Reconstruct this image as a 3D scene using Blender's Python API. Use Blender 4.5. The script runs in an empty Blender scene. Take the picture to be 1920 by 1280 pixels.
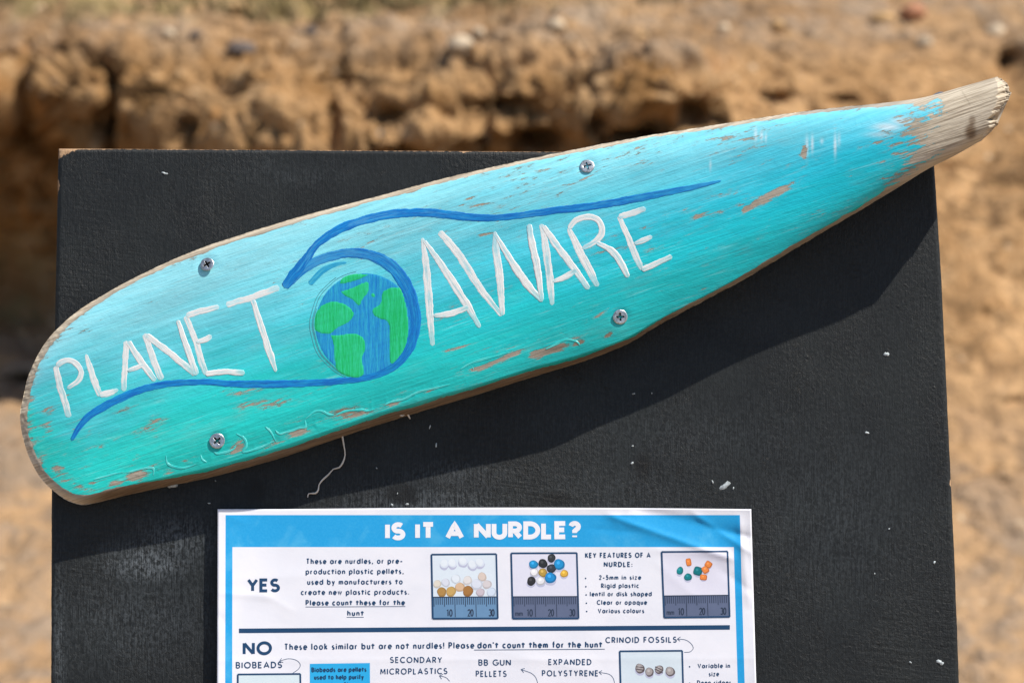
import bpy, math, random
import numpy as np
from mathutils import Vector
from mathutils.bvhtree import BVHTree
random.seed(7)
rng = np.random.default_rng(11)
sc = bpy.context.scene
C = sc.collection
R = math.radians

# ---------------------------------------------------------------- camera, light, exposure
LEAN, PITCH, DIST = R(20), R(10), 1.5
PXS = 0.000297                                   # metres per photograph pixel in the board's plane
LENS = 36 * DIST / (1920 * PXS)
O = np.array([0.0, 0.0, 0.78])                   # where the optical axis meets the board
F = np.array([0, math.cos(PITCH), -math.sin(PITCH)])
RT = np.array([1.0, 0, 0])
UPV = np.array([0, math.sin(PITCH), math.cos(PITCH)])
CAM = O - DIST * F
NB = np.array([0, -math.cos(LEAN), math.sin(LEAN)])    # board normal
UB = np.array([0, math.sin(LEAN), math.cos(LEAN)])     # up along the board
cam = bpy.data.cameras.new('camera'); camo = bpy.data.objects.new('camera', cam); C.objects.link(camo)
camo.location = CAM; camo.rotation_euler = (R(90) - PITCH, 0, 0)
cam.lens = LENS; cam.sensor_width = 36; cam.clip_end = 500; cam.clip_start = 0.05
cam.dof.use_dof = True; cam.dof.focus_distance = DIST * 0.985; cam.dof.aperture_fstop = 10.5; cam.dof.aperture_blades = 0
sc.camera = camo
g = 2.7
sd = (0.55 * RT + 0.835 * UB) * g / math.hypot(g, 1) + NB / math.hypot(g, 1)
sd = sd / np.linalg.norm(sd)
sun = bpy.data.lights.new('sun', 'SUN'); suno = bpy.data.objects.new('sun', sun); C.objects.link(suno)
sun.energy = 4.8; sun.angle = R(0.53); sun.color = (1.0, 0.93, 0.83)
suno.rotation_euler = Vector(sd).to_track_quat('Z', 'Y').to_euler(); suno.location = (2, -1, 4)
w = bpy.data.worlds.new('World'); sc.world = w; w.use_nodes = True
nt = w.node_tree; sky = nt.nodes.new('ShaderNodeTexSky'); sky.sky_type = 'NISHITA'; sky.sun_disc = False
sky.sun_elevation = math.asin(sd[2]); sky.sun_rotation = math.atan2(sd[0], sd[1])
nt.links.new(sky.outputs[0], nt.nodes['Background'].inputs[0]); nt.nodes['Background'].inputs[1].default_value = 0.1
sc.view_settings.view_transform = 'Standard'; sc.view_settings.look = 'None'
sc.view_settings.exposure = 0.40; sc.view_settings.gamma = 1; sc.view_settings.use_curve_mapping = False

# ---------------------------------------------------------------- helpers
def W(u, v, h=0.0):
    """points of the plane h mm in front of the board's face, addressed by where they were measured"""
    u = np.asarray(u, float); v = np.asarray(v, float); h = np.asarray(h, float) * 0.001
    u, v, h = np.broadcast_arrays(u, v, h)
    k = PXS / DIST
    d = F + (u - 960)[..., None] * k * RT + (640 - v)[..., None] * k * UPV
    num = ((O - CAM) @ NB) + h
    return CAM + d * (num / (d @ NB))[..., None]

def mesh(name, V, Fc, mats, parent=None, smooth=True, uv=None, attrs=None, mi=None, cols=None):
    V = np.asarray(V, float).reshape(-1, 3)
    me = bpy.data.meshes.new(name)
    me.from_pydata(V.tolist(), [], Fc if isinstance(Fc, list) else Fc.tolist())
    for m in (mats if isinstance(mats, (list, tuple)) else [mats]): me.materials.append(m)
    if smooth: me.polygons.foreach_set('use_smooth', np.ones(len(me.polygons), bool))
    if mi is not None: me.polygons.foreach_set('material_index', np.asarray(mi, np.int32))
    if uv is not None:
        l = me.uv_layers.new(name='px'); li = np.zeros(len(me.loops), np.int32); me.loops.foreach_get('vertex_index', li)
        l.data.foreach_set('uv', np.asarray(uv, float)[li].ravel())
    for k_, a in (attrs or {}).items():
        at = me.attributes.new(k_, 'FLOAT', 'POINT'); at.data.foreach_set('value', np.asarray(a, float).ravel())
    if cols is not None:
        at = me.attributes.new('paint', 'FLOAT_COLOR', 'POINT')
        at.data.foreach_set('color', np.concatenate([cols, np.ones((len(cols), 1))], 1).ravel())
    me.update()
    o = bpy.data.objects.new(name, me); C.objects.link(o)
    if parent is not None: o.parent = parent; o.matrix_parent_inverse = parent.matrix_world.inverted()
    return o

def gridf(nu, nv, flip=False, base=0):
    i, j = np.meshgrid(np.arange(nu - 1), np.arange(nv - 1), indexing='ij')
    a = base + i * nv + j
    q = np.stack([a, a + nv, a + nv + 1, a + 1], -1).reshape(-1, 4)
    return q[:, ::-1] if flip else q

def empty(name, loc, label, cat, group=None):
    o = bpy.data.objects.new(name, None); C.objects.link(o); o.location = loc; o.empty_display_size = 0.05
    o['label'] = label; o['category'] = cat
    if group: o['group'] = group
    bpy.context.view_layer.update()
    return o

# gradient noise in numpy
_perm = rng.permutation(256); _perm = np.concatenate([_perm, _perm, _perm])
_gr = rng.normal(size=(256, 3)); _gr /= np.linalg.norm(_gr, axis=1)[:, None]
def pn(P):
    Pi = np.floor(P).astype(int); Pf = P - Pi; Pi &= 255
    t = Pf * Pf * Pf * (Pf * (Pf * 6 - 15) + 10); out = 0
    for dx in (0, 1):
        for dy in (0, 1):
            for dz in (0, 1):
                hsh = _perm[_perm[_perm[Pi[..., 0] + dx] + Pi[..., 1] + dy] + Pi[..., 2] + dz]
                dd = Pf - np.array([dx, dy, dz])
                wt = (t[..., 0] if dx else 1 - t[..., 0]) * (t[..., 1] if dy else 1 - t[..., 1]) * (t[..., 2] if dz else 1 - t[..., 2])
                out = out + wt * np.sum(_gr[hsh] * dd, -1)
    return out
def fbm(P, o=4, ridged=False):
    s = 0; a = 1
    for k_ in range(o):
        n_ = pn(P * 2 ** k_ + 17.3 * k_)
        s = s + a * ((1 - 2.2 * np.abs(n_)) * 0.5 if ridged else n_); a *= 0.5
    return s
def cells(P, seed=0):
    """cellular noise: a random value per cell and the distance to the nearest joint"""
    Pi = np.floor(P).astype(int); f1 = np.full(P.shape[:-1], 9.0); f2 = f1.copy(); val = np.zeros(P.shape[:-1])
    for dx in (-1, 0, 1):
        for dy in (-1, 0, 1):
            for dz in (-1, 0, 1):
                c = Pi + np.array([dx, dy, dz]); hsh = _perm[_perm[_perm[(c[..., 0] + seed) & 255] + (c[..., 1] & 255)] + (c[..., 2] & 255)]
                q = c + 0.5 + _gr[hsh] * 0.55; dd = np.linalg.norm(P - q, axis=-1); new = dd < f1
                f2 = np.where(new, f1, np.minimum(f2, dd)); val = np.where(new, hsh / 255.0, val); f1 = np.where(new, dd, f1)
    return val, f2 - f1
def n2(u, v, s=0.0): return pn(np.stack(np.broadcast_arrays(np.asarray(u, float) , np.asarray(v, float), np.full(np.shape(u), float(s))), -1))

# ---------------------------------------------------------------- node helper
class NT:
    def __init__(s, name):
        s.m = bpy.data.materials.new(name); s.m.use_nodes = True; s.t = s.m.node_tree; s.b = s.t.nodes['Principled BSDF']
    def n(s, ty, **kw):
        x = s.t.nodes.new(ty)
        for k_, v_ in kw.items():
            if hasattr(x, k_): setattr(x, k_, v_)
        return x
    def put(s, sock, v_):
        if isinstance(v_, bpy.types.NodeSocket): s.t.links.new(v_, sock)
        elif isinstance(v_, (tuple, list)) and len(v_) == 3 and sock.type == 'RGBA': sock.default_value = (*v_, 1)
        else: sock.default_value = v_
    def math(s, op, a, b=0.0, c=None, clamp=False):
        x = s.n('ShaderNodeMath', operation=op); x.use_clamp = clamp
        s.put(x.inputs[0], a); s.put(x.inputs[1], b)
        if c is not None: s.put(x.inputs[2], c)
        return x.outputs[0]
    def mix(s, f, a, b, blend='MIX'):
        x = s.n('ShaderNodeMix'); x.data_type = 'RGBA'; x.blend_type = blend
        s.put(x.inputs[0], f); s.put(x.inputs[6], a); s.put(x.inputs[7], b); return x.outputs[2]
    def coords(s, kind='px', scale=(1, 1, 1), rot=0.0, loc=(0, 0, 0)):
        if kind == 'px': src = s.n('ShaderNodeUVMap', uv_map='px').outputs[0]
        else: src = s.n('ShaderNodeTexCoord').outputs['Object']
        if rot:
            r_ = s.n('ShaderNodeVectorRotate'); r_.rotation_type = 'Z_AXIS'; s.put(r_.inputs['Vector'], src); r_.inputs['Angle'].default_value = rot; src = r_.outputs[0]
        mp = s.n('ShaderNodeMapping'); s.put(mp.inputs[0], src); mp.inputs['Scale'].default_value = scale; mp.inputs['Location'].default_value = loc
        return mp.outputs[0]
    def noise(s, vec, scale=1.0, detail=4.0, rough=0.55, dist=0.0):
        x = s.n('ShaderNodeTexNoise'); s.put(x.inputs['Vector'], vec); x.inputs['Scale'].default_value = scale
        x.inputs['Detail'].default_value = detail; x.inputs['Roughness'].default_value = rough; x.inputs['Distortion'].default_value = dist
        return x.outputs['Fac']
    def voro(s, vec, scale=1.0):
        x = s.n('ShaderNodeTexVoronoi'); s.put(x.inputs['Vector'], vec); x.inputs['Scale'].default_value = scale; return x
    def ramp(s, f, a, b, lo=0.0, hi=1.0):
        x = s.n('ShaderNodeMapRange'); x.interpolation_type = 'SMOOTHSTEP'; s.put(x.inputs[0], f)
        x.inputs[1].default_value = a; x.inputs[2].default_value = b; x.inputs[3].default_value = lo; x.inputs[4].default_value = hi
        return x.outputs[0]
    def attr(s, name):
        x = s.n('ShaderNodeAttribute'); x.attribute_name = name; return x
    def bump(s, h, dist=0.001, strength=1.0, prev=None):
        x = s.n('ShaderNodeBump'); s.put(x.inputs['Height'], h); x.inputs['Distance'].default_value = dist; x.inputs['Strength'].default_value = strength
        if prev is not None: s.put(x.inputs['Normal'], prev)
        return x.outputs[0]
    def out(s, col=None, rough=None, nrm=None, metal=None, spec=None):
        if col is not None: s.put(s.b.inputs['Base Color'], col)
        if rough is not None: s.put(s.b.inputs['Roughness'], rough)
        if nrm is not None: s.put(s.b.inputs['Normal'], nrm)
        if metal is not None: s.put(s.b.inputs['Metallic'], metal)
        if spec is not None: s.put(s.b.inputs['Specular IOR Level'], spec)
        return s.m

AX = math.atan2(0.33, 1.0)                       # grain direction of the oar (uv has v flipped)
# --- oar paint over weathered wood: UV px = (u, -v)/100
def oar_mat():
    m = NT('painted_driftwood')
    gl = m.coords(scale=(0.35, 7.0, 1), rot=-AX)
    gf = m.coords(scale=(1.2, 34.0, 1), rot=-AX)
    gs = m.coords(scale=(1.6, 9.0, 1), rot=-AX)
    fine = m.coords(scale=(8, 18, 1), rot=-AX)
    nl = m.noise(gl, 1, 5, 0.6); nf = m.noise(gf, 1, 4, 0.6); ns = m.noise(gs, 1, 6, 0.68, 0.5); nn = m.noise(fine, 1, 3)
    nd = m.noise(m.coords(scale=(0.45, 1.3, 1), rot=-AX), 1, 3)
    wear = m.attr('wear').outputs['Fac']
    nk = m.noise(m.coords(scale=(5.5, 24, 1), rot=-AX, loc=(4, 2, 0)), 1, 4, 0.7)
    s1 = m.math('ADD', m.math('MULTIPLY', ns, 0.62), m.math('MULTIPLY', nk, 0.38))
    s1 = m.math('ADD', s1, m.math('MULTIPLY', m.math('SUBTRACT', nd, 0.5), 0.35))
    s1 = m.math('ADD', s1, wear)
    fine2 = m.noise(m.coords(scale=(2.2, 40, 1), rot=-AX, loc=(9, 5, 0)), 1, 5, 0.75, 0.2)
    s1 = m.math('ADD', s1, m.math('MULTIPLY', m.math('SUBTRACT', fine2, 0.5), 0.22))
    chip = m.ramp(s1, 0.610, 0.632)
    soft = m.ramp(s1, 0.53, 0.62, 0.0, 0.26)
    paint = m.attr('paint').outputs['Color']
    p1 = m.mix(m.ramp(nl, 0.3, 0.7, 0, 0.30), paint, m.mix(1.0, paint, (1.45, 1.16, 1.1), 'MULTIPLY'))
    p2 = m.mix(m.ramp(nf, 0.52, 0.78, 0, 0.42), p1, m.mix(1.0, p1, (0.35, 0.72, 0.82), 'MULTIPLY'))
    p2 = m.mix(m.math('MULTIPLY', m.ramp(nf, 0.46, 0.25, 0, 0.4), m.ramp(nl, 0.45, 0.65)), p2, (0.55, 0.80, 0.84))
    scr = m.ramp(m.math('ABSOLUTE', m.math('SUBTRACT', m.noise(m.coords(scale=(0.5, 11, 1), rot=-AX + 0.03, loc=(2, 8, 0)), 1, 3, 0.5), 0.5)), 0.006, 0.0)
    p2 = m.mix(m.math('MULTIPLY', scr, m.ramp(nd, 0.45, 0.6, 0, 0.6)), p2, m.mix(1.0, p2, (0.25, 0.55, 0.66), 'MULTIPLY'))
    w1 = m.mix(m.ramp(nf, 0.3, 0.7), (0.36, 0.315, 0.245), (0.21, 0.18, 0.14))
    w1 = m.mix(m.ramp(nl, 0.35, 0.65, 0, 0.6), w1, (0.44, 0.40, 0.34))
    w1 = m.mix(m.attr('pale').outputs['Fac'], w1, m.mix(m.ramp(nf, 0.35, 0.7), (0.72, 0.63, 0.48), (0.36, 0.28, 0.19)))
    w1 = m.mix(m.attr('brown').outputs['Fac'], w1, m.mix(m.ramp(nf, 0.35, 0.65), (0.20, 0.135, 0.08), (0.09, 0.055, 0.03)))
    f = m.math('MAXIMUM', chip, soft)
    col = m.mix(f, p2, w1)
    hh = m.math('ADD', m.math('MULTIPLY', nf, 0.5), m.math('MULTIPLY', nn, 0.3))
    hh = m.math('ADD', hh, m.math('MULTIPLY', m.math('SUBTRACT', 1.0, chip), 0.42))
    crust = m.noise(m.coords(scale=(5, 7, 1)), 1, 5, 0.65, 0.8)
    hh = m.math('ADD', hh, m.math('MULTIPLY', crust, 0.35))
    hh = m.math('ADD', hh, m.math('MULTIPLY', nl, 0.5))
    return m.out(col, m.mix(chip, (0.42,) * 3, (0.85,) * 3), m.bump(hh, 0.00042, 1.0), spec=0.35)

def stroke_mat(name, base, under, lo=0.0, hi=0.35, rough=0.45, dist=0.00025, dry=0.0):
    m = NT(name)
    v1 = m.coords(scale=(0.5, 9, 1)); v2 = m.coords(scale=(2.0, 26, 1))
    a = m.noise(v1, 1, 4, 0.6); b = m.noise(v2, 1, 3, 0.6)
    s = m.math('ADD', m.math('MULTIPLY', a, 0.5), m.math('MULTIPLY', b, 0.5))
    col = m.mix(m.ramp(s, 0.38, 0.66, lo, hi), base, under)
    if dry:
        t_ = m.math('ADD', m.math('MULTIPLY', m.noise(m.coords(scale=(0.9, 14, 1), loc=(3, 3, 0)), 1, 5, 0.65), 0.8), m.math('MULTIPLY', m.noise(m.coords(scale=(1.2, 1.2, 1)), 1, 2), 0.35))
        t_ = m.math('ADD', t_, m.attr('thin').outputs['Fac'])
        col = m.mix(m.ramp(t_, 0.56, 0.74, 0, dry), col, m.attr('paint').outputs['Color'])
    return m.out(col, rough, m.bump(s, dist, 1.0), spec=0.4)

def black_board():
    m = NT('black_board_paint')
    v = m.coords(scale=(44, 2.2, 1)); vb = m.coords(scale=(1.0, 16, 1), rot=0.12); vc = m.coords(scale=(16, 12, 1)); vd = m.coords(scale=(0.5, 0.5, 1))
    a = m.noise(v, 1, 4, 0.65); b = m.noise(vb, 1, 4, 0.6); c_ = m.noise(vc, 1, 5, 0.7, 0.6); d = m.noise(vd, 1, 4, 0.6, 0.6)
    sel = m.ramp(m.noise(m.coords(scale=(0.28, 0.28, 1), loc=(3, 1, 0)), 1, 2), 0.48, 0.6)
    h = m.math('ADD', m.math('MULTIPLY', a, 0.42), m.math('MULTIPLY', c_, 0.8))
    h = m.math('ADD', h, m.math('MULTIPLY', m.math('MULTIPLY', b, sel), 0.45))
    spk = m.voro(m.coords(scale=(2.6, 2.6, 1), loc=(0.3, 0.1, 0)), 1)
    nib = m.ramp(spk.outputs['Distance'], 0.10, 0.02)
    h = m.math('ADD', h, m.math('MULTIPLY', nib, 0.3))
    fib = m.noise(m.coords(scale=(3.2, 3.2, 1), loc=(7, 3, 0)), 1, 2, 0.5, 3.5)
    line = m.ramp(m.math('ABSOLUTE', m.math('SUBTRACT', fib, 0.5)), 0.010, 0.0)
    lm = m.ramp(m.noise(m.coords(scale=(1.9, 1.9, 1), loc=(1, 9, 0)), 1, 2), 0.60, 0.68)
    h = m.math('ADD', h, m.math('MULTIPLY', m.math('MULTIPLY', line, lm), 0.8))
    base = m.mix(m.ramp(d, 0.35, 0.65), (0.0070, 0.0088, 0.0095), (0.0112, 0.0138, 0.0142))
    dust = m.attr('dust').outputs['Fac']
    dn = m.math('MULTIPLY', dust, m.ramp(m.math('ADD', m.math('MULTIPLY', a, 0.5), m.math('MULTIPLY', c_, 0.6)), 0.46, 0.68))
    base = m.mix(dn, base, (0.13, 0.15, 0.165))
    base = m.mix(m.attr('spot').outputs['Fac'], base, (0.006, 0.0065, 0.0065))
    # bare hardboard where the paint has worn off the rim
    e = m.math('ADD', m.attr('rim').outputs['Fac'], m.math('MULTIPLY', m.math('SUBTRACT', m.noise(m.coords(scale=(14, 14, 1)), 1, 4, 0.7), 0.5), 0.9))
    bare = m.ramp(e, 0.5, 0.58)
    wood = m.mix(c_, (0.50, 0.33, 0.19), (0.30, 0.18, 0.10))
    base = m.mix(bare, base, wood)
    return m.out(base, m.mix(bare, (0.52,) * 3, (0.85,) * 3), m.bump(m.math('MULTIPLY', h, m.ramp(m.noise(m.coords(scale=(0.35, 0.2, 1), loc=(5, 2, 0)), 1, 3), 0.35, 0.65, 0.35, 1.1)), 0.00068, 1.0), spec=0.28)

def simple(name, col, rough=0.6, metal=0.0, spec=0.5, var=0.12, sc_=60.0, bump=0.0):
    m = NT(name); n_ = m.noise(m.coords('obj'), sc_, 4, 0.6)
    c2 = m.mix(m.ramp(n_, 0.3, 0.7), tuple(x * (1 - var) for x in col), tuple(min(1, x * (1 + var)) for x in col))
    return m.out(c2, rough, m.bump(n_, bump, 1.0) if bump else None, metal, spec)

M_OAR = oar_mat()
M_WHITE = stroke_mat('white_brush_paint', (0.80, 0.80, 0.78), (0.68, 0.73, 0.74), 0.0, 0.8, dry=0.55)
M_WAVE = stroke_mat('blue_brush_paint', (0.003, 0.125, 0.47), (0.005, 0.27, 0.66), 0.0, 1.0, 0.4, dry=0.22)
M_WAVE2 = stroke_mat('light_blue_brush_paint', (0.01, 0.30, 0.58), (0.08, 0.50, 0.66), 0.0, 0.9, 0.4)
M_SEA = stroke_mat('sea_blue_paint', (0.010, 0.21, 0.58), (0.03, 0.42, 0.62), 0.0, 1.0, 0.35)
M_LAND = stroke_mat('land_green_paint', (0.008, 0.46, 0.12), (0.03, 0.60, 0.30), 0.0, 1.0, 0.35)
M_BOARD = black_board()
M_STEEL = simple('zinc_screw', (0.46, 0.49, 0.51), 0.36, 0.85, 0.5, 0.45, 520, 0.0002)
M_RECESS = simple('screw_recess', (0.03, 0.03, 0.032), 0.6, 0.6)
M_STRING = simple('white_cotton_thread', (0.62, 0.60, 0.56), 0.9)
M_FLECK = simple('pale_paint_fleck', (0.40, 0.45, 0.47), 0.6, var=0.45, sc_=400)

# ---------------------------------------------------------------- background: eroded earth bank behind the sign
def pick(px, py):                                  # viewing ray through a photograph position
    k = PXS / DIST
    return F + (px - 960) * k * RT + (640 - py) * k * UPV

def earth():
    m = NT('ochre_earth')
    v = m.coords('obj')
    a = m.noise(v, 2.6, 6, 0.65, 0.6); b = m.noise(v, 9.0, 6, 0.7, 0.5); c_ = m.noise(v, 30.0, 4, 0.7)
    col = m.mix(m.ramp(a, 0.40, 0.60), (0.26, 0.140, 0.052), (0.42, 0.255, 0.120))
    col = m.mix(m.ramp(b, 0.52, 0.68, 0, 0.8), col, (0.52, 0.345, 0.185))
    col = m.mix(m.ramp(m.noise(v, 6.0, 5, 0.7, 1.0), 0.58, 0.72, 0, 0.75), col, (0.10, 0.055, 0.028))
    col = m.mix(m.ramp(m.noise(v, 3.7, 4, 0.6, 0.4), 0.60, 0.72, 0, 0.7), col, (0.42, 0.19, 0.05))
    col = m.mix(m.ramp(c_, 0.55, 0.75, 0, 0.6), col, (0.085, 0.055, 0.035))
    pal = m.attr('lit_sand').outputs['Fac']  # paler sand, sunlit tone put into the colour, mainly on the right slope
    col = m.mix(m.math('MULTIPLY', pal, 0.85), col, m.mix(m.ramp(b, 0.38, 0.62), (0.53, 0.33, 0.165), (0.29, 0.165, 0.072)))
    dk = m.noise(v, 5.0, 5, 0.72, 0.8)
    col = m.mix(m.ramp(dk, 0.53, 0.68, 0, 0.78), col, (0.13, 0.075, 0.035))
    grey = m.attr('grey').outputs['Fac']
    col = m.mix(m.math('MULTIPLY', grey, m.ramp(b, 0.40, 0.62, 0.25, 1)), col, (0.30, 0.235, 0.175))
    olive = m.attr('olive').outputs['Fac']
    col = m.mix(m.math('MULTIPLY', olive, m.ramp(b, 0.42, 0.58)), col, (0.24, 0.18, 0.075))
    sp = m.voro(v, 26.0)
    pick_ = m.ramp(m.noise(v, 7.0, 2), 0.52, 0.62)
    col = m.mix(m.math('MULTIPLY', m.ramp(sp.outputs['Distance'], 0.20, 0.12), pick_), col, (0.55, 0.42, 0.28))
    h = m.math('ADD', m.math('MULTIPLY', b, 1.0), m.math('MULTIPLY', c_, 0.45))
    return m.out(col, 0.95, m.bump(h, 0.05, 0.8), spec=0.15)
M_EARTH = earth()

def bank():
    nx, nq = 620, 560
    t = np.linspace(-1, 1, nx); X = 1.15 * t + 5.5 * np.sign(t) * np.abs(t) ** 4
    q = np.linspace(0, 1, nq)
    L = np.array([(2.4, -0.12), (3.1, -0.02), (4.15, 0.0), (4.75, 0.05), (4.98, 0.07), (5.10, 0.12), (5.12, 0.3), (5.02, 0.47), (4.90, 0.575), (5.02, 0.64), (5.12, 0.675), (5.45, 0.735), (6.1, 0.88), (8.0, 1.30), (13, 1.9)])
    Rr = np.array([(2.4, -0.12), (3.1, -0.02), (3.6, 0.06), (4.0, 0.20), (4.25, 0.31), (4.45, 0.40), (4.65, 0.49), (4.82, 0.56), (4.94, 0.61), (5.04, 0.65), (5.16, 0.69), (5.45, 0.76), (6.1, 0.92), (8.0, 1.36), (13, 1.95)])
    kq = np.array([0, .05, .12, .22, .27, .31, .40, .50, .57, .63, .68, .78, .88, .96, 1.0])
    Xg, Qg = np.meshgrid(X, q, indexing='ij')
    def ip(A, c): return np.interp(Qg, kq, A[:, c])
    edge = 0.47 + 0.06 * np.sin(Xg * 9)            # the undercut face turns into an open slope to the right
    r = np.clip((Xg - (edge - 0.28 + (0.62 - Qg) * -0.25)) / 0.34, 0, 1); r = r * r * (3 - 2 * r)
    Y = ip(L, 0) * (1 - r) + ip(Rr, 0) * r; Z = ip(L, 1) * (1 - r) + ip(Rr, 1) * r
    turn = -0.42 * np.clip(Xg + 0.42, -1.6, 0.97) + 0.10 * np.sin(Xg * 6.5 + 1)
    Y = Y + CAM[1] + turn * (1 - r) * np.exp(-((Qg - 0.45) / 0.28) ** 4)
    lipm = np.exp(-((Qg - 0.60) / 0.16) ** 2)
    Z = Z + lipm * (0.035 * np.sin(Xg * 5.2 + 0.6) + 0.03 * n2(Xg * 3, 0 * Xg, 5) - 0.02 * (Xg > 0.2) * (Xg - 0.2))
    Y = Y - lipm * (0.10 * n2(Xg * 2.6, Qg * 0, 9) + 0.05 * n2(Xg * 7.1, Qg * 2, 3)) * 1.4
    P = np.stack([Xg, Y, Z], -1)
    du = np.gradient(P, axis=0); dv = np.gradient(P, axis=1); N = np.cross(du, dv); N /= np.linalg.norm(N, axis=-1)[..., None] + 1e-9
    S = np.stack([Xg, Y, Z * 1.0], -1)
    amp = 0.35 + 0.65 * np.exp(-((Qg - 0.52) / 0.22) ** 2)
    amp = amp * (1 - 0.35 * r)
    d = 0.09 * fbm(S * 3.1, 3) + 0.07 * fbm(S * np.array([7., 5., 3.2]) + 5, 3, True) + 0.03 * fbm(S * 24.0 + 3, 4)
    d2 = 0.016 * fbm(S * 45, 3)
    d = d + r * 0.05 * fbm(S * 13 + 9, 3)
    Sw = S + 0.06 * np.stack([fbm(S * 6 + 1, 3), fbm(S * 6 + 31, 3), fbm(S * 6 + 71, 3)], -1)
    ca_, cb_ = cells(Sw * np.array([5.5, 5.5, 3.6]), 3); cc_, cd_ = cells(Sw * np.array([14., 14., 11.]), 9); ce_, cf_ = cells(Sw * 32.0, 5)
    face = 0.35 + 0.65 * np.exp(-((Qg - 0.54) / 0.16) ** 2)
    blk = 0.10 * (ca_ - .5) - 0.055 * np.exp(-cb_ / 0.05) + 0.035 * (cc_ - .5) - 0.020 * np.exp(-cd_ / 0.07) + 0.012 * (ce_ - .5)
    d = d * 0.62 + blk * face * (1 - 0.45 * r)
    P = P + N * ((d * amp + d2))[..., None]
    # hollows and fissures (position on the bank measured as lateral x, height z)
    k = PXS / DIST
    for (cx, cy, sx, sy, dep) in [(203, 235, 8, 90, .22), (620, 235, 16, 45, .10), (735, 235, 26, 26, .06),
                                  (905, 240, 16, 26, .06), (950, 205, 60, 18, .12), (1010, 262, 45, 20, .14), (640, 160, 50, 18, .05),
                                  (1300, 218, 36, 26, .16), (1235, 250, 40, 26, .16), (1190, 262, 50, 16, .16), (1120, 235, 22, 14, .08), (340, 250, 30, 30, .06),
                                  (60, 220, 40, 60, .05), (30, 760, 60, 42, .18), (20, 600, 60, 120, .08), (1580, 195, 30, 14, .04), (1460, 185, 34, 12, .05), (1900, 130, 26, 30, .10),
                                  (1860, 600, 22, 22, .025), (1900, 760, 26, 16, .02), (1870, 900, 20, 16, .02)]:
        rel = P - CAM; dep_ = rel @ F
        pu = 960 + (rel @ RT) / dep_ / k; pv = 640 - (rel @ UPV) / dep_ / k
        jig = 1 + 0.35 * n2(pu * 0.02, pv * 0.02, cx)
        wgt = np.exp(-(((pu - cx) / sx) ** 2 + ((pv - cy) / sy) ** 2) ** 1.5 * jig) * (np.abs(Y - CAM[1] - 4.9) < 1.3)
        P[..., 1] += wgt * dep
    grey = np.clip((0.30 - P[..., 2]) / 0.22, 0, 1) * 0.8 + np.clip((P[..., 2] - 0.66) / 0.07, 0, 1) * (Qg > .6) * 0.75
    olive = np.clip((P[..., 1] - (CAM[1] + 5.38)) / 0.15, 0, 1) * np.clip((0.35 - Xg) / 0.4, 0, 1)
    V = P.reshape(-1, 3)
    o = mesh('earth_bank', V, gridf(nx, nq), M_EARTH, attrs={'grey': grey, 'olive': olive, 'lit_sand': np.clip((Xg - 0.25) / 0.45, 0, 1) * np.clip((0.78 - P[..., 2]) / 0.15, 0.15, 1) + np.clip((0.12 - P[..., 2]) / .06, 0, 1) * (Xg < .3) * .6})
    o['kind'] = 'structure'; o['label'] = 'crumbling ochre earth bank with an undercut lip behind the sign'
    return o
bk = bank()
gx = np.linspace(-60, 60, 41); gy = np.concatenate([np.linspace(-14, 4, 40), np.linspace(6, 220, 20)])
GX, GY = np.meshgrid(gx, gy, indexing='ij')
GZ = -0.03 + 0.012 * n2(GX * 1.3, GY * 1.3, 2) + np.clip(GY - 10, 0, None) * 0.02
gd = mesh('ground', np.stack([GX, GY, GZ], -1), gridf(41, 60), M_EARTH, attrs={'grey': np.full(GX.shape, 0.7), 'olive': np.zeros(GX.shape), 'lit_sand': np.full(GX.shape, .4)})
gd['kind'] = 'structure'; gd['label'] = 'brown sandy ground under the sign'

dg = bpy.context.evaluated_depsgraph_get()
bvh = BVHTree.FromPolygons([v.co[:] for v in bk.data.vertices], [tuple(p.vertices) for p in bk.data.polygons])
def hit(px, py):
    loc, nrm, _, _ = bvh.ray_cast(Vector(CAM), Vector(pick(px, py)).normalized(), 60)
    return loc, nrm

# grass thinly covering the far top of the bank
def grass():
    V = []; Fc = []; k_ = 0
    M_G = simple('dry_olive_grass', (0.22, 0.175, 0.075), 0.8, var=0.5, sc_=9)
    for _ in range(5200):
        x = random.uniform(-1.9, 1.2); y = CAM[1] + random.uniform(5.45, 7.2)
        if x > 0.25 and random.random() < (x - 0.25) * 2.2: continue
        if n2(np.array([x * 3]), np.array([y * 3]), 1)[0] < -0.08: continue
        loc, nr, _, _ = bvh.ray_cast(Vector((x, y, 4)), Vector((0, 0, -1)), 9)
        if loc is None: continue
        for b in range(3):
            a = random.uniform(0, 6.28); l = random.uniform(0.02, 0.06); wd = random.uniform(0.002, 0.004)
            dx, dy = math.cos(a) * wd, math.sin(a) * wd; lx, ly = math.cos(a + 1.3) * l * 0.6, math.sin(a + 1.3) * l * 0.6
            V += [(loc.x - dx, loc.y - dy, loc.z - .005), (loc.x + dx, loc.y + dy, loc.z - .005), (loc.x + lx * .5, loc.y + ly * .5, loc.z + l * .7), (loc.x + lx, loc.y + ly, loc.z + l)]
            Fc += [(k_, k_ + 1, k_ + 2), (k_ + 1, k_ + 3, k_ + 2)]; k_ += 4
    o = mesh('grass', V, Fc, M_G, smooth=False); o['kind'] = 'stuff'; o['label'] = 'short dry olive grass on top of the bank'; o['category'] = 'grass'
grass()

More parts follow.
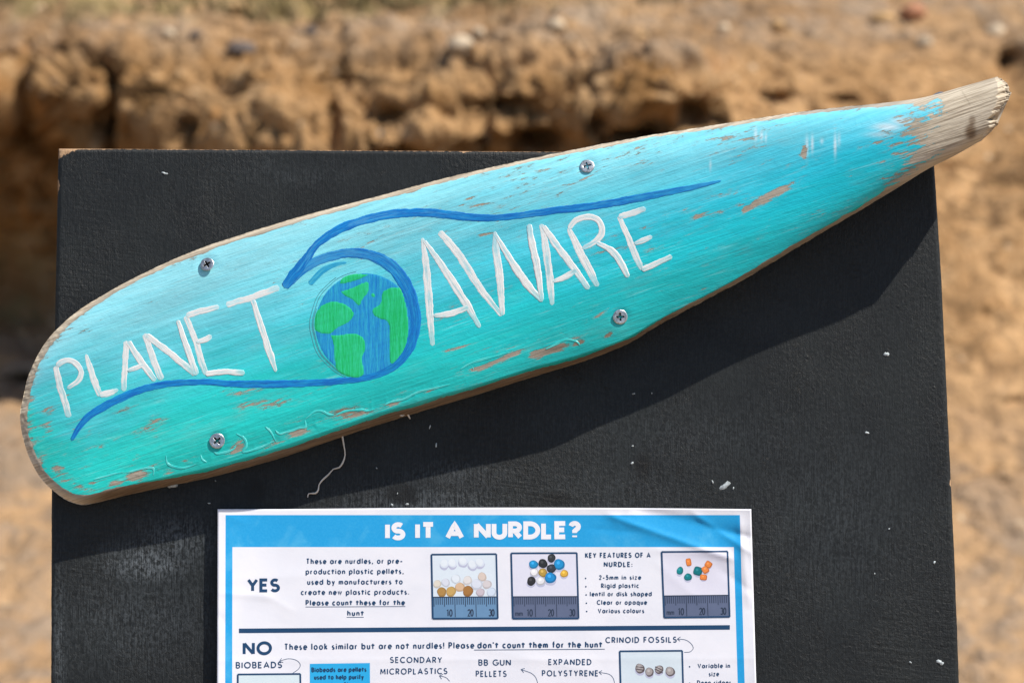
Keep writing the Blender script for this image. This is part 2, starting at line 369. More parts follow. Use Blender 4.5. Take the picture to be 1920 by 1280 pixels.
# pale stones lying in the bank
import bmesh
def stone(px, py, r_px, col, label):
    loc, nr = hit(px, py)
    if loc is None: return
    rr = r_px * PXS / DIST * (loc - Vector(CAM)).length
    bm = bmesh.new(); bmesh.ops.create_icosphere(bm, subdivisions=3, radius=1)
    s = random.uniform(0, 50); V0 = np.array([v.co[:] for v in bm.verts])
    f = 1 + 0.35 * pn(V0 * 1.2 + s) + 0.22 * pn(V0 * 3 + s)
    sx, sy, sz = random.uniform(1.0, 1.35), 0.9, random.uniform(0.62, 0.8)
    for v, k_ in zip(bm.verts, f): v.co = Vector((v.co.x * k_ * sx * rr, v.co.y * k_ * sy * rr, v.co.z * k_ * sz * rr))
    me = bpy.data.meshes.new('stone'); bm.to_mesh(me); bm.free(); me.materials.append(col)
    me.polygons.foreach_set('use_smooth', np.ones(len(me.polygons), bool))
    o = bpy.data.objects.new('stone', me); C.objects.link(o); o.location = loc + nr * rr * 0.25; o.rotation_euler = (0, 0, random.uniform(0, 3))
    o['label'] = label; o['category'] = 'stone'
M_PALE = simple('pale_stone', (0.50, 0.40, 0.28), 0.85, var=0.2, sc_=40); M_OCHRE = simple('ochre_stone', (0.52, 0.33, 0.15), 0.85, var=0.2, sc_=40)
M_RUST = simple('rust_stone', (0.36, 0.16, 0.08), 0.85, var=0.2, sc_=40); M_DARKS = simple('dark_stone', (0.10, 0.08, 0.07), 0.85, var=0.3, sc_=40)
for a in [(318, 66, 13, M_PALE, 'small round cream pebble near the top left, in a dark patch of earth'),
          (448, 22, 24, M_OCHRE, 'flat orange tan stone at the very top, left of the picture middle'),
          (870, 88, 26, M_PALE, 'widest cream stone on the bank top above the middle of the sign'),
          (898, 62, 11, M_PALE, 'small cream pebble just up and right of the widest cream stone'),
          (1042, 52, 18, M_PALE, 'oval pale stone on the bank top above the oar screw'),
          (1202, 70, 12, M_OCHRE, 'small amber pebble right of the oval pale stone on the bank top'),
          (1358, 54, 12, M_PALE, 'small bright pebble on the bank top above the blade end of the oar'),
          (1458, 50, 13, M_OCHRE, 'buff pebble between two bright pebbles on the bank top right'),
          (1712, 30, 24, M_RUST, 'rust brown stone near the top edge above the oar handle'),
          (1655, 38, 20, M_OCHRE, 'tan stone beside the rust brown stone near the top edge'),
          (1735, 82, 14, M_PALE, 'bright cream pebble below the rust brown stone above the oar handle'),
          (1868, 62, 16, M_PALE, 'pale stone near the top right corner of the picture'),
          (712, 252, 11, M_PALE, 'pale pebble in the shaded bank just above the black sign edge'),
          (455, 98, 22, M_DARKS, 'dark brown clod on the lip of the bank above the sign'),
          (583, 62, 14, M_DARKS, 'dark clod in the bank top near the widest cream stone'),
          (365, 70, 14, M_DARKS, 'dark clod right beside the round cream pebble at the top left'),
          (135, 605, 10, M_OCHRE, 'ochre pebble in the shaded bank left of the sign')]:
    stone(*a)

# ---------------------------------------------------------------- the black sign board
def polyat(pts, t):
    pts = np.asarray(pts, float); return np.interp(t, pts[:, 0], pts[:, 1])
BL = [(279, 110), (560, 104), (920, 97), (1280, 96), (3300, 88)]     # (v, u) left edge
BR = [(279, 1750), (305, 1752), (520, 1765), (800, 1778), (1060, 1790), (1280, 1798), (3300, 1890)]
sign = empty('sandwich_board', tuple(W(960, 3300, -6)), 'matt black painted sandwich board standing in front of the earth bank', 'sign board')
def front_panel():
    vs = np.concatenate([np.linspace(0, 1, 260) ** 1.15 * 1010 , np.linspace(1040, 3021, 60)[0:]])
    ns = np.linspace(0, 1, 420)
    S, VV = np.meshgrid(ns, vs, indexing='ij')
    v = 279 + VV; ul = polyat(BL, v); ur = polyat(BR, v)
    u = ul + (ur - ul) * S
    v = v + (u - 110) * 0.0065 * np.clip(1 - VV / 400, 0, 1)          # the top edge is not quite level
    wob = 0.8 * n2(v * 0.02, 0 * v, 1) + 0.5 * n2(v * 0.11, 0 * v, 2)
    u = u + wob * np.where(S < .5, np.clip(1 - (u - ul) / 15, 0, 1), np.clip(1 - (ur - u) / 15, 0, 1))
    # slightly rounded upper left corner, edges eased
    dl = u - ul; dr = ur - u; dt = v - (279 + (u - 110) * 0.0065)
    dmin = np.minimum(np.minimum(dl, dr), dt)
    h = -1.2 * np.clip(1 - dmin / 5, 0, 1) ** 2
    cr = np.clip(18 - dl, 0, None) * np.clip(12 - dt, 0, None) / 216
    h = h - 2.0 * cr + 0.05 * n2(u * .01, v * .006, 3)
    rim = 0.62 * np.clip(1 - dt / 3.0, 0, 1) + 0.35 * np.clip(1 - dl / 2.5, 0, 1) + 0.30 * np.clip(1 - dr / 2.5, 0, 1)
    cd = (dl / 42) + (dt / 24)
    rim = np.maximum(rim, 1.15 * np.clip(1.25 - cd, 0, 1)) + 0.30 * np.clip(1 - dt / 7, 0, 1) * np.clip(1 - dl / 130, 0, 1)
    for (x, y, s_) in [(109, 350, 8), (1060, 286, 5), (870, 284, 4), (1783, 905, 4)]: rim = rim + 0.6 * np.exp(-((u - x) / s_) ** 2 - ((v - y) / (s_ * 1.6)) ** 2)
    dust = np.zeros_like(u)
    for (x, y, a, b, s_) in [(275, 1055, 75, 34, 1.0), (330, 1015, 70, 42, .6), (800, 950, 150, 40, .55), (860, 890, 90, 25, .3), (250, 1160, 150, 90, .3), (1150, 930, 160, 60, .15),
                             (1560, 980, 160, 150, .16), (1300, 820, 250, 60, .12), (560, 330, 90, 20, .12), (490, 320, 40, 20, .12), (110, 1200, 14, 120, .5), (820, 925, 60, 12, .5)]:
        dust = np.maximum(dust, s_ * np.exp(-((u - x) / a) ** 2 - ((v - y) / b) ** 2))
    dust = dust + 0.06
    spot = np.zeros_like(u)
    for (x, y, a, b) in [(478, 920, 22, 26), (755, 928, 34, 22), (1205, 872, 16, 26), (548, 925, 6, 6), (1045, 935, 36, 14)]:
        rr = ((u - x) / a) ** 2 + ((v - y) / b) ** 2 + 0.5 * n2(u * .05, v * .05, x)
        spot = np.maximum(spot, np.clip(1.25 - rr, 0, 1) * 0.8)
    V = W(u, v, h); n0, m0 = S.shape
    back = W(u[[0, -1]], v[[0, -1]], -12.0)         # simple rim back to 12 mm
    Fc = gridf(n0, m0, True).tolist(); VV_ = V.reshape(-1, 3).tolist(); base = len(VV_)
    ring = [(i, 0) for i in range(n0)] + [(n0 - 1, j) for j in range(1, m0)] + [(i, m0 - 1) for i in range(n0 - 2, -1, -1)] + [(0, j) for j in range(m0 - 2, 0, -1)]
    bp = [W(u[i, j], v[i, j], -12.0) for i, j in ring]; VV_ += [list(p) for p in bp]
    L_ = len(ring)
    for a in range(L_):
        b = (a + 1) % L_; ia = ring[a][0] * m0 + ring[a][1]; ib = ring[b][0] * m0 + ring[b][1]
        Fc.append((ia, ib, base + b, base + a))
    Fc.append(tuple(base + a for a in range(L_)))
    ext = np.zeros(L_)
    rimv = np.concatenate([rim.ravel(), np.array([0.62 if rj == 0 else 0.34 for ri, rj in ring])])
    uvs = np.concatenate([np.stack([u.ravel(), -v.ravel()], 1), np.array([(u[i, j] + 5, -v[i, j] + 40) for i, j in ring])]) / 100
    o = mesh('front_panel', VV_, Fc, M_BOARD, sign, uv=uvs, attrs={'rim': rimv, 'dust': np.concatenate([dust.ravel(), ext]), 'spot': np.concatenate([spot.ravel(), ext])})
    me = o.data
    sm = np.ones(len(me.polygons), bool); sm[-(L_ + 1):] = False; me.polygons.foreach_set('use_smooth', sm)
front_panel()
def prism(name, pts8, mat, parent):
    Fc = [(0, 1, 2, 3), (7, 6, 5, 4), (0, 4, 5, 1), (1, 5, 6, 2), (2, 6, 7, 3), (3, 7, 4, 0)]
    o = mesh(name, pts8, Fc, mat, parent, smooth=False); return o
M_BPLAIN = simple('plain_black_paint', (0.015, 0.017, 0.018), 0.55, bump=0.0004)
bt = W(960, 300, -14); foot = np.array([0, bt[1] + 0.42, 0.0])
rear = []
for dz in (0, 0.012):
    rear += [(-0.21, bt[1] + .02 + dz, bt[2] - .03), (0.21, bt[1] + .02 + dz, bt[2] - .03), (0.22, foot[1] + dz, 0.0), (-0.22, foot[1] + dz, 0.0)]
prism('rear_panel', rear, M_BPLAIN, sign)
for sx in (-0.15, 0.15):
    c0 = np.array([sx, bt[1] + 0.008, bt[2] - 0.045])
    pts = [c0 + np.array([a, b, c_]) for b in (-0.007, 0.012) for (a, c_) in ((-.03, -.02), (.03, -.02), (.03, .015), (-.03, .015))]
    prism('hinge', pts, M_STEEL, sign)

# flecks of pale paint stuck on the board
def fleck(u, v, r, asp=1.0, rot=0.0):
    r *= 0.8; n_ = 12; ph = rng.uniform(0, 6.28)
    a = np.linspace(0, 2 * np.pi, n_, endpoint=False); rr = r * (1 + 0.35 * np.sin(2 * a + ph) + 0.25 * rng.uniform(-1, 1, n_))
    x = rr * np.cos(a) * asp; y = rr * np.sin(a)
    xr = x * math.cos(rot) - y * math.sin(rot); yr = x * math.sin(rot) + y * math.cos(rot)
    V = [W(u, v, 0.45)] + [W(u + .6 * p, v + .6 * q, 0.4) for p, q in zip(xr, yr)] + [W(u + p, v + q, 0.0) for p, q in zip(xr, yr)]
    Fc = [(0, 1 + (i + 1) % n_, 1 + i) for i in range(n_)] + [(1 + i, 1 + (i + 1) % n_, 1 + n_ + (i + 1) % n_, 1 + n_ + i) for i in range(n_)]
    mesh('paint_fleck', V, Fc, M_FLECK, sign)
for a in [(324, 910, 6, 1.5, -.2), (1662, 664, 6, .8, .5), (1763, 1241, 6, 1.1, 0), (1707, 1241, 2.5, 1, 0), (1360, 910, 7, 1.8, -.4), (1336, 903, 2.5, 1.5, 1), (1185, 868, 4, .6, 0), (818, 834, 4, .6, .2),
          (806, 800, 4, .5, .2), (1626, 811, 3, 1.6, -.4), (1752, 1054, 3, 1, 0), (745, 925, 2.2, .6, 0), (763, 945, 2.5, 2, 0), (735, 946, 2, 2, .6), (1186, 836, 2, 1, 0), (706, 877, 1.6, 1, 0), (309, 325, 2.4, 2.6, .1),
          (1375, 915, 2.5, 1, 0), (1667, 991, 1.8, 1, 0), (404, 901, 1.6, 1, 0), (392, 943, 1.6, 1.6, 0), (1188, 738, 1.8, 1.6, 0), (1640, 1075, 1.6, 1, 0), (1222, 737, 1.5, 1.2, 0)]:
    fleck(*a)

# ---------------------------------------------------------------- the broken oar
UPE = np.array([(45, 742), (50, 715), (60, 688), (74, 660), (92, 633), (118, 606), (150, 580), (190, 555), (230, 532), (280, 507), (330, 484), (380, 464), (430, 447), (560, 407), (700, 370), (860, 328), (1050, 286), (1200, 257), (1300, 241), (1400, 225), (1500, 210), (1580, 201), (1640, 195), (1700, 188), (1740, 181), (1800, 164), (1863, 146)], float)
LOE = np.array([(45, 742), (38, 772), (40, 805), (48, 838), (60, 868), (76, 895), (98, 918), (125, 937), (155, 946), (185, 941), (250, 925), (330, 908), (400, 893), (520, 860), (620, 826), (700, 799), (800, 768), (900, 738), (1000, 706), (1080, 682), (1130, 664), (1180, 643), (1240, 607), (1320, 564), (1400, 521), (1500, 461), (1600, 402), (1680, 354), (1740, 317), (1790, 292), (1836, 266)], float)
def cum(P): return np.concatenate([[0], np.cumsum(np.linalg.norm(np.diff(P, axis=0), axis=1))])
def smoothpoly(P, n_=900):
    s = cum(P); s /= s[-1]
    # Catmull-Rom through the measured points
    Q = np.vstack([2 * P[0] - P[1], P, 2 * P[-1] - P[-2]]); out = []
    tt = np.linspace(0, 1, n_)
    idx = np.clip(np.searchsorted(s, tt, side='right') - 1, 0, len(P) - 2)
    for t_, i in zip(tt, idx):
        x = (t_ - s[i]) / (s[i + 1] - s[i] + 1e-12); p0, p1, p2, p3 = Q[i], Q[i + 1], Q[i + 2], Q[i + 3]
        out.append(0.5 * ((2 * p1) + (-p0 + p2) * x + (2 * p0 - 5 * p1 + 4 * p2 - p3) * x * x + (-p0 + 3 * p1 - 3 * p2 + p3) * x ** 3))
    return np.array(out)
NU = 900
up_c = smoothpoly(UPE, NU); lo_c = smoothpoly(LOE, NU)
_al = np.array([0.95, -0.3123]); 
# pair both edges by their progress along the oar's axis
def resamp(c):
    a = c @ _al; a = np.maximum.accumulate(a); a0, a1 = a[0], a[-1]
    return c, a
def pair():
    # arc-length near the rounded end, axis progress further on
    su = cum(up_c); sl = cum(lo_c); T = np.linspace(0, 1, NU) 
    tu = T ** 1.0 * su[-1]; tl = T * sl[-1]
    # match axis progress of the lower edge to that of the upper edge
    au = np.interp(tu, su, up_c @ _al); al = np.maximum.accumulate(lo_c @ _al) + np.arange(NU) * 1e-6
    lo_by_axis = np.interp(au, al, sl)
    w_ = np.clip((T - 0.10) / 0.22, 0, 1); w_ = w_ * w_ * (3 - 2 * w_)
    e_ = np.clip((T - 0.9) / 0.1, 0, 1)
    start = T * sl[-1] * 1.25
    tl = start * (1 - w_) + lo_by_axis * w_
    tl = tl * (1 - e_) + (lo_by_axis + (sl[-1] - lo_by_axis[-1]) * e_) * e_
    tl = np.clip(np.maximum.accumulate(tl), 0, sl[-1])
    U = np.stack([np.interp(tu, su, up_c[:, i]) for i in (0, 1)], 1); Lw = np.stack([np.interp(tl, sl, lo_c[:, i]) for i in (0, 1)], 1)
    return U, Lw
UC, LC = pair()
def segdist(P, poly):
    best = np.full(len(P), 1e9)
    for a, b in zip(poly[:-1], poly[1:]):
        ab = b - a; t_ = np.clip(((P - a) @ ab) / (ab @ ab + 1e-9), 0, 1)
        best = np.minimum(best, np.hypot(*(P - a - t_[:, None] * ab).T))
    return best
upk = up_c[::8]; lok = lo_c[::8]
upk2 = np.vstack([upk, upk[-1] + (upk[-1] - upk[-2]) * 20]); lok2 = np.vstack([lok, lok[-1] + (lok[-1] - lok[-2]) * 20])
def oar_h(u, v, detail=True):
    """height of the oar's face above the board in mm; also distances to both edges in px"""
    sh = np.shape(u); P = np.stack([np.ravel(u), np.ravel(v)], 1).astype(float)
    du = segdist(P, upk2); dl = segdist(P, lok2); x = P[:, 0]
    T = np.interp(x, [40, 160, 700, 1180, 1500, 1740, 1900], [15.5, 17.3, 21.5, 29, 36, 42, 43])
    hw = np.maximum((du + dl) / 2, 1)
    sh_ = np.clip((x - 1330) / 480, 0, 1); sh_ = sh_ * sh_ * (3 - 2 * sh_)      # blade turns into a round shaft
    wl = np.interp(x, [60, 160, 500, 700, 1000, 1200, 1300, 2000], [12, 17, 19, 20, 17, 10, 8, 8]); wu = np.interp(x, [60, 250, 700, 2000], [11, 8, 7, 6])
    Te = T - np.interp(x, [40, 700, 1300], [1.6, 3.0, 5.5])
    d = np.minimum(du, dl); ws = np.where(du < dl, wu, wl)
    side = np.clip(d / ws, 0, 1); side = np.where(side < 1, 1 - (1 - side) ** 1.6, 1)
    k1 = np.clip(du / 75, 0, 1); k2 = np.clip(dl / 110, 0, 1)
    dome = (1 - (1 - k1) ** 2.4) * (1 - (1 - k2) ** 2.2)
    h0 = np.interp(x, [60, 130, 200, 330], [12.6, 11.8, 4.0, 1.5]); h0 = np.where(du < dl, np.maximum(h0, 6.0), h0)
    hb = h0 + (Te - h0) * side + (T - Te) * dome
    rr = np.clip(d / hw, 0, 1)
    hs = T - 17 + 17 * np.clip(1 - (1 - rr) ** 3.6, 0, 1) ** (1 / 2.4)
    h = hb * (1 - sh_) + hs * sh_
    if detail:
        ca, sa = math.cos(-AX), math.sin(-AX)
        a = (P[:, 0] * ca + P[:, 1] * sa); b = (-P[:, 0] * sa + P[:, 1] * ca)
        h = h + 0.10 * n2(a * .012, b * .16, 4) + 0.05 * n2(a * .03, b * .5, 8)
        barew = np.clip((x - 1660) / 80, 0, 1)
        h = h + barew * (0.26 * n2(a * .012, b * .22, 14) + 0.16 * n2(a * .03, b * .5, 15))
        tipn = np.clip((240 - x) / 120, 0, 1)
        h = h + (0.35 + 0.9 * tipn) * np.clip(1 - d / 18, 0, 1) * (n2(a * .035, b * .05, 21) + .5 * tipn * n2(P[:, 0] * .13, P[:, 1] * .13, 22)) + 0.12 * n2(P[:, 0] * .01, P[:, 1] * .01, 2)
        # thick crusted drips of paint along the lower edge
        crust = np.clip(1 - np.abs(dl - 34) / 20, 0, 1) * np.clip((x - 150) / 60, 0, 1) * np.clip((900 - x) / 120, 0, 1)
        cn = n2(P[:, 0] * .028, P[:, 1] * .03, 31) + .4 * n2(P[:, 0] * .07, P[:, 1] * .07, 32)
        h = h + crust * 0.15 * np.clip(1 - np.abs(cn) * 7, 0, 1)
        for (cx, cy, rr_) in SOCK: h = h - 0.5 * np.exp(-(((P[:, 0] - cx) ** 2 + (P[:, 1] - cy) ** 2) / (rr_ ** 2)) ** 2)
    return h.reshape(sh), du.reshape(sh), dl.reshape(sh)
SOCK = [(388, 495, 17), (1101, 311, 17), (407, 826, 17), (1163, 594, 17)]
def s2l(c): return np.where(c <= 0.04045, c / 12.92, ((c + 0.055) / 1.055) ** 2.4)
def paint_col(u, v, du, dl):
    u = np.ravel(u); v = np.ravel(v); du = np.ravel(du); dl = np.ravel(dl)
    f = du / (du + dl + 1e-6)
    ca, sa = math.cos(-AX), math.sin(-AX); ga = u * ca + v * sa; gb = -u * sa + v * ca
    f = f + 0.05 * n2(u * .004, v * .012, 3) + 0.11 * n2(ga * .006, gb * .05, 11) + 0.07 * n2(ga * .018, gb * .14, 12)
    stops = [0, .15, .35, .5, .65, .8, 1.0]
    A = np.array([(0.29, .71, .81), (0.25, .70, .81), (0.14, .64, .75), (0.055, .58, .64), (.022, .59, .57), (.016, .60, .55), (.012, .56, .51)])     # blade end
    B = np.array([(0.24, .70, .80), (0.19, .67, .80), (0.09, .61, .76), (0.035, .57, .71), (.012, .54, .61), (.010, .52, .54), (.008, .48, .48)])     # towards the shaft
    Dn = np.array([(0.16, .62, .75), (0.12, .59, .75), (0.045, .55, .73), (0.015, .54, .71), (.005, .51, .64), (.005, .49, .58), (.005, .46, .51)])
    cA = np.stack([np.interp(f, stops, A[:, i]) for i in range(3)], 1); cB = np.stack([np.interp(f, stops, B[:, i]) for i in range(3)], 1); cD = np.stack([np.interp(f, stops, Dn[:, i]) for i in range(3)], 1)
    t1 = np.clip((u - 300) / 800, 0, 1)[:, None]; t2 = np.clip((u - 1150) / 400, 0, 1)[:, None]
    c = cA * (1 - t1) + cB * t1; c = c * (1 - t2) + cD * t2
    sc_ = np.zeros(len(u))
    for (x, y, a, b, k_) in [(1417, 252, 3, 12, .5), (1428, 255, 3, 9, .5), (1436, 258, 2, 8, .4), (1513, 275, 3, 16, .6), (1523, 270, 2.5, 14, .6), (1541, 265, 3, 5, .4), (1566, 272, 2.5, 18, .7), (1573, 262, 3, 12, .35), (1332, 310, 2, 10, .4), (1665, 238, 26, 8, .7), (1690, 228, 22, 8, .6), (1650, 252, 24, 6, .4), (1640, 200, 60, 5, .2)]:
        sc_ = np.maximum(sc_, k_ * np.exp(-((u - x) / a) ** 2 - ((v - y) / b) ** 2))
    worn = np.clip(0.5 + 1.6 * n2(ga * .004, gb * .022, 61) + .8 * n2(ga * .02, gb * .12, 62), 0, 1)[:, None]
    c = c * (0.86 + 0.2 * worn); grime = np.clip(2.2 * n2(ga * .005, gb * .02, 71) - .25 + 1.2 * n2(ga * .03, gb * .2, 72), 0, 1)[:, None] * .13
    c = c * (1 - grime) + np.array([.26, .36, .31]) * grime
    return c * (1 - sc_[:, None]) + np.array([.72, .80, .84]) * sc_[:, None]
CHIPS = [(1045, 652, 26, 9, -.3), (1008, 662, 20, 8, -.3), (1085, 640, 22, 9, -.35), (955, 668, 34, 8, -.45), (905, 690, 40, 7, -.4), (860, 700, 20, 6, -.4), (1140, 628, 16, 6, -.7), (655, 768, 34, 8, -.25), (560, 812, 24, 7, -.3), (690, 772, 26, 5, -.3),
         (440, 836, 10, 16, .2), (300, 868, 26, 8, -.3), (255, 888, 26, 12, -.2), (365, 858, 26, 6, -.2), (215, 905, 12, 6, -.3), (850, 655, 34, 4, -.3), (282, 800, 44, 14, -.35), (235, 768, 30, 5, -.3), (450, 735, 60, 8, -.2), (480, 760, 50, 8, -.2), (120, 745, 14, 5, -.4),
         (100, 720, 14, 5, -.4), (90, 770, 14, 10, -.4), (92, 800, 12, 12, 0), (150, 912, 30, 8, .3), (110, 880, 14, 10, .6), (1453, 365, 50, 7, -.48), (1420, 385, 34, 7, -.5), (1398, 392, 10, 6, -.6), (1345, 400, 26, 6, -.35), (1385, 386, 14, 6, -.3),
         (1508, 283, 5, 14, 0), (1505, 292, 9, 5, 0), (1310, 405, 24, 5, -.4), (1090, 566, 24, 3, -.5), (1130, 585, 20, 3, -.6), (905, 440, 22, 4, -.1), (960, 330, 22, 3, -.2), (1010, 320, 26, 3, -.2), (880, 372, 18, 3, -.3), (1395, 262, 24, 3, -.2),
         (600, 392, 20, 3, -.2), (900, 385, 22, 3, -.2), (1350, 260, 26, 3, -.15), (1430, 275, 22, 3, -.15), (1535, 190, 60, 4, -.1), (160, 620, 18, 6, -.3), (100, 632, 16, 6, -.4), (1730, 290, 26, 10, -.5), (760, 735, 40, 5, -.3)]
def wear_field(u, v, du, dl):
    u = np.ravel(u); v = np.ravel(v); du = np.ravel(du); dl = np.ravel(dl); d = np.minimum(du, dl)
    wl = np.interp(u, [60, 160, 500, 700, 1000, 1200, 1300, 2000], [12, 17, 19, 20, 17, 10, 8, 8]); wu = np.interp(u, [60, 250, 700, 1200, 2000], [12, 9, 9, 6, 6])
    edge_n = 9 * n2(u * .011, v * .011, 5) + 5 * n2(u * .03, v * .03, 6) + 3 * n2(u * .09, v * .09, 7)
    wr = -0.012 + 0.9 * np.clip((wl * np.interp(u, [200, 400, 1150, 1260], [.95, .66, .62, .8]) + 1 + edge_n * .5 - dl) / 3, 0, 1) + 0.75 * np.clip((wu + edge_n * .5 - du) / 3, 0, 1)
    tip = np.clip((150 - u) / 110, 0, 1); wr = wr + 0.16 * tip * np.clip(1 - d / 60, 0, 1)
    wr = wr + 0.04 * np.clip((u - 450) / 500, 0, 1) * np.clip(1.3 - du / 190, 0, 1) + 0.055 * np.clip(1 - d / 30, 0, 1) 
    # bare shaft at the right
    e = 1690 - 0.0 * v + np.interp(v, [180, 230, 260, 300, 340], [-20, 0, 10, 5, 25]) 
    e2 = (u - 1640) / 130 + 0.35 * n2(u * .015, v * .06, 9) - 0.25 * np.exp(-((v - 205) / 14) ** 2) - 0.2 * np.exp(-((v - 290) / 20) ** 2)
    wr = wr + np.clip((u - 1625) / 150 + 0.55 * n2(u * .018, v * .07, 9) + .3 * n2(u * .05, v * .15, 19) - 0.28 * np.exp(-((v - 208) / 12) ** 2) - 0.12 * np.exp(-((v - 285) / 22) ** 2), 0, 1) * 0.24 + 0.25 * np.clip((u - 1765) / 40, 0, 1)
    wr = wr - 0.03
    for (cx, cy, a, b, r_) in CHIPS:
        x = (u - cx) * math.cos(r_) + (v - cy) * math.sin(r_); y = -(u - cx) * math.sin(r_) + (v - cy) * math.cos(r_)
        wr = np.maximum(wr, wr + 0.135 * np.exp(-((x / a) ** 2 + (y / b) ** 2) ** 1.3))
    for (cx, cy, a, b, r_) in STRONG:
        x = (u - cx) * math.cos(r_) + (v - cy) * math.sin(r_); y = -(u - cx) * math.sin(r_) + (v - cy) * math.cos(r_)
        wr = wr + 0.165 * np.exp(-((x / a) ** 2 + (y / b) ** 2) ** 1.5) * (1 + .5 * n2(u * .12, v * .2, 3))
    return wr
STRONG = [(660, 776, 32, 7, -.25), (556, 811, 18, 6, -.3), (452, 834, 8, 13, .1), (428, 848, 22, 6, -.3), (258, 894, 20, 10, -.1), (316, 884, 14, 7, -.2), (353, 867, 13, 5, 0), (512, 828, 10, 4, -.4), (740, 755, 16, 4, -.4), (1040, 655, 26, 8, -.35), (1008, 663, 16, 8, -.2), (1086, 643, 12, 5, -.5), (1140, 627, 14, 4, -.5),
          (950, 668, 30, 5, -.4), (905, 688, 30, 5, -.3), (1440, 367, 44, 5, -.48), (1400, 392, 8, 5, -.5), (1508, 286, 5, 11, 0), (175, 905, 10, 4, -.2), (222, 905, 8, 3, 0), (812, 730, 20, 3, -.4)]
oar = empty('broken_oar', tuple(W(880, 560, 0)), 'broken wooden oar blade painted turquoise with white words, screwed across the black board', 'oar')
def build_oar():
    s = np.linspace(0, 1, 230); s = 0.5 - 0.5 * np.sign(0.5 - s) * np.abs(1 - 2 * s) ** 0.8 * 1.0
    s[0] = 0; s[-1] = 1
    U = UC[:, None, :] * (1 - s[None, :, None]) + LC[:, None, :] * s[None, :, None]
    # end of the shaft: ragged outline
    n_ext = 26; endp = U[-1].copy()
    bow = np.interp(s, [0, .08, .2, .35, .45, .55, .62, .67, .72, .8, .9, 1], [6, 20, 33, 41, 40, 33, 25, 13, 26, 31, 17, 3])
    jag = 5.0 * n2(s * 16, 0 * s, 2) + 5.0 * n2(s * 45, 0 * s, 4)
    ext = []
    for k_ in range(1, n_ext + 1):
        t_ = k_ / n_ext; ext.append(np.stack([endp[:, 0] + (bow + jag) * t_ , endp[:, 1] - (bow + jag) * t_ * .30], 1))
    U = np.concatenate([U, np.array(ext)], 0)
    nu, nv = U.shape[:2]; u = U[..., 0]; v = U[..., 1]
    # a little unevenness of the outline
    h, du, dl = oar_h(u, v)
    t_ = np.zeros(nu); t_[-n_ext:] = np.arange(1, n_ext + 1) / n_ext
    cave = np.clip((t_[:, None] - 0.42 + 0.25 * n2(0 * s + 3, s * 14, 7)[None, :]) / 0.45, 0, 1)
    h = h - cave * (9 + 5 * np.abs(n2(u * .10, v * .10, 5)) + 2.2 * n2(u * .3, v * .3, 6)) 
    rimn = np.clip(1 - np.minimum(du, dl) / 7, 0, 1) * (u < 1650)
    vv = v + rimn * (1.2 * n2(u * .05, v * .05, 13) + 0.9 * n2(u * .16, v * .16, 12))
    V = W(u, vv, h); cols = paint_col(u, v, du, dl); wr = wear_field(u, v, du, dl)
    pale = np.clip(1 - np.minimum(du, dl) / 14, 0, 1) * (np.clip((190 - u) / 60, 0, 1)) + 0.8 * np.clip(1 - du / 10, 0, 1) * (u < 1500) + np.clip((u - 1680) / 60, 0, 1) * np.clip(1.25 - du / 150, 0, 1) * .6
    brown = 1.0 * np.exp(-(((u - 1820) / 11) ** 2 + ((v - 247) / 15) ** 2) ** 2) + 0.7 * np.exp(-(((u - 1823) / 7) ** 2 + ((v - 226) / 9) ** 2) ** 2)
    brown = brown + 0.35 * cave * (0.3 + 0.7 * (n2(u * .15, v * .15, 8) > -.05))
    brown = brown + 0.8 * np.clip((20 - dl) / 6, 0, 1) * np.clip((u - 140) / 60, 0, 1) * np.interp(u, [1180, 1300, 1650, 1700], [1, .35, .2, 0]) + 0.3 * np.exp(-(((u - 1809 - (v - 180) * .6) / 1.4) ** 2)) * ((v > 168) & (v < 197))
    for (cx, cy, a, b) in [(1045, 652, 40, 12), (1085, 640, 30, 10), (655, 768, 30, 10), (1140, 628, 20, 10)]: brown = brown + .45 * np.exp(-(((u - cx) / a) ** 2 + ((v - cy) / b) ** 2))
    # underside
    inset = 0.12
    bu = u + (UC.mean() * 0); ce = (U[:, :1] + U[:, -1:]) / 2
    Vb = []
    ub = ce[:, 0, 0][:, None] + (u - ce[:, 0, 0][:, None]) * 1.0; vb = ce[:, 0, 1][:, None] + (v - ce[:, 0, 1][:, None]) * 1.0
    kk = [0, 8, 30, 60, 115, 170, 200, 222, 229]
    xs = u[:, kk]; ys = v[:, kk]; shf = np.clip((xs - 1100) / 500, 0, 1)
    edge_h = h[:, [0, -1]]
    hbm = np.array([1.0, .42, .1, 0, 0, 0, .1, .42, 1.0])[None, :] * (edge_h.mean(1)[:, None] - 0.05) * shf + 7.0 * np.clip((xs - 1500) / 300, 0, 1)
    hbm[:, 0] = np.where(shf[:, 0] < .02, 0.0, hbm[:, 0]); hbm = np.clip(hbm, 0.02, None)
    hbm[:, 0] = np.minimum(hbm[:, 0], h[:, 0]); hbm[:, -1] = np.minimum(hbm[:, -1], h[:, -1])
    Vb = W(xs, ys, hbm)
    V_all = np.concatenate([V.reshape(-1, 3), Vb.reshape(-1, 3)]); nb = nu * nv; m_ = len(kk)
    Fc = gridf(nu, nv, True).tolist() + gridf(nu, m_, False, nb).tolist()
    for i in range(nu - 1):
        Fc.append((i * nv, nb + i * m_, nb + (i + 1) * m_, (i + 1) * nv))
        Fc.append((i * nv + nv - 1, (i + 1) * nv + nv - 1, nb + (i + 1) * m_ + m_ - 1, nb + i * m_ + m_ - 1))
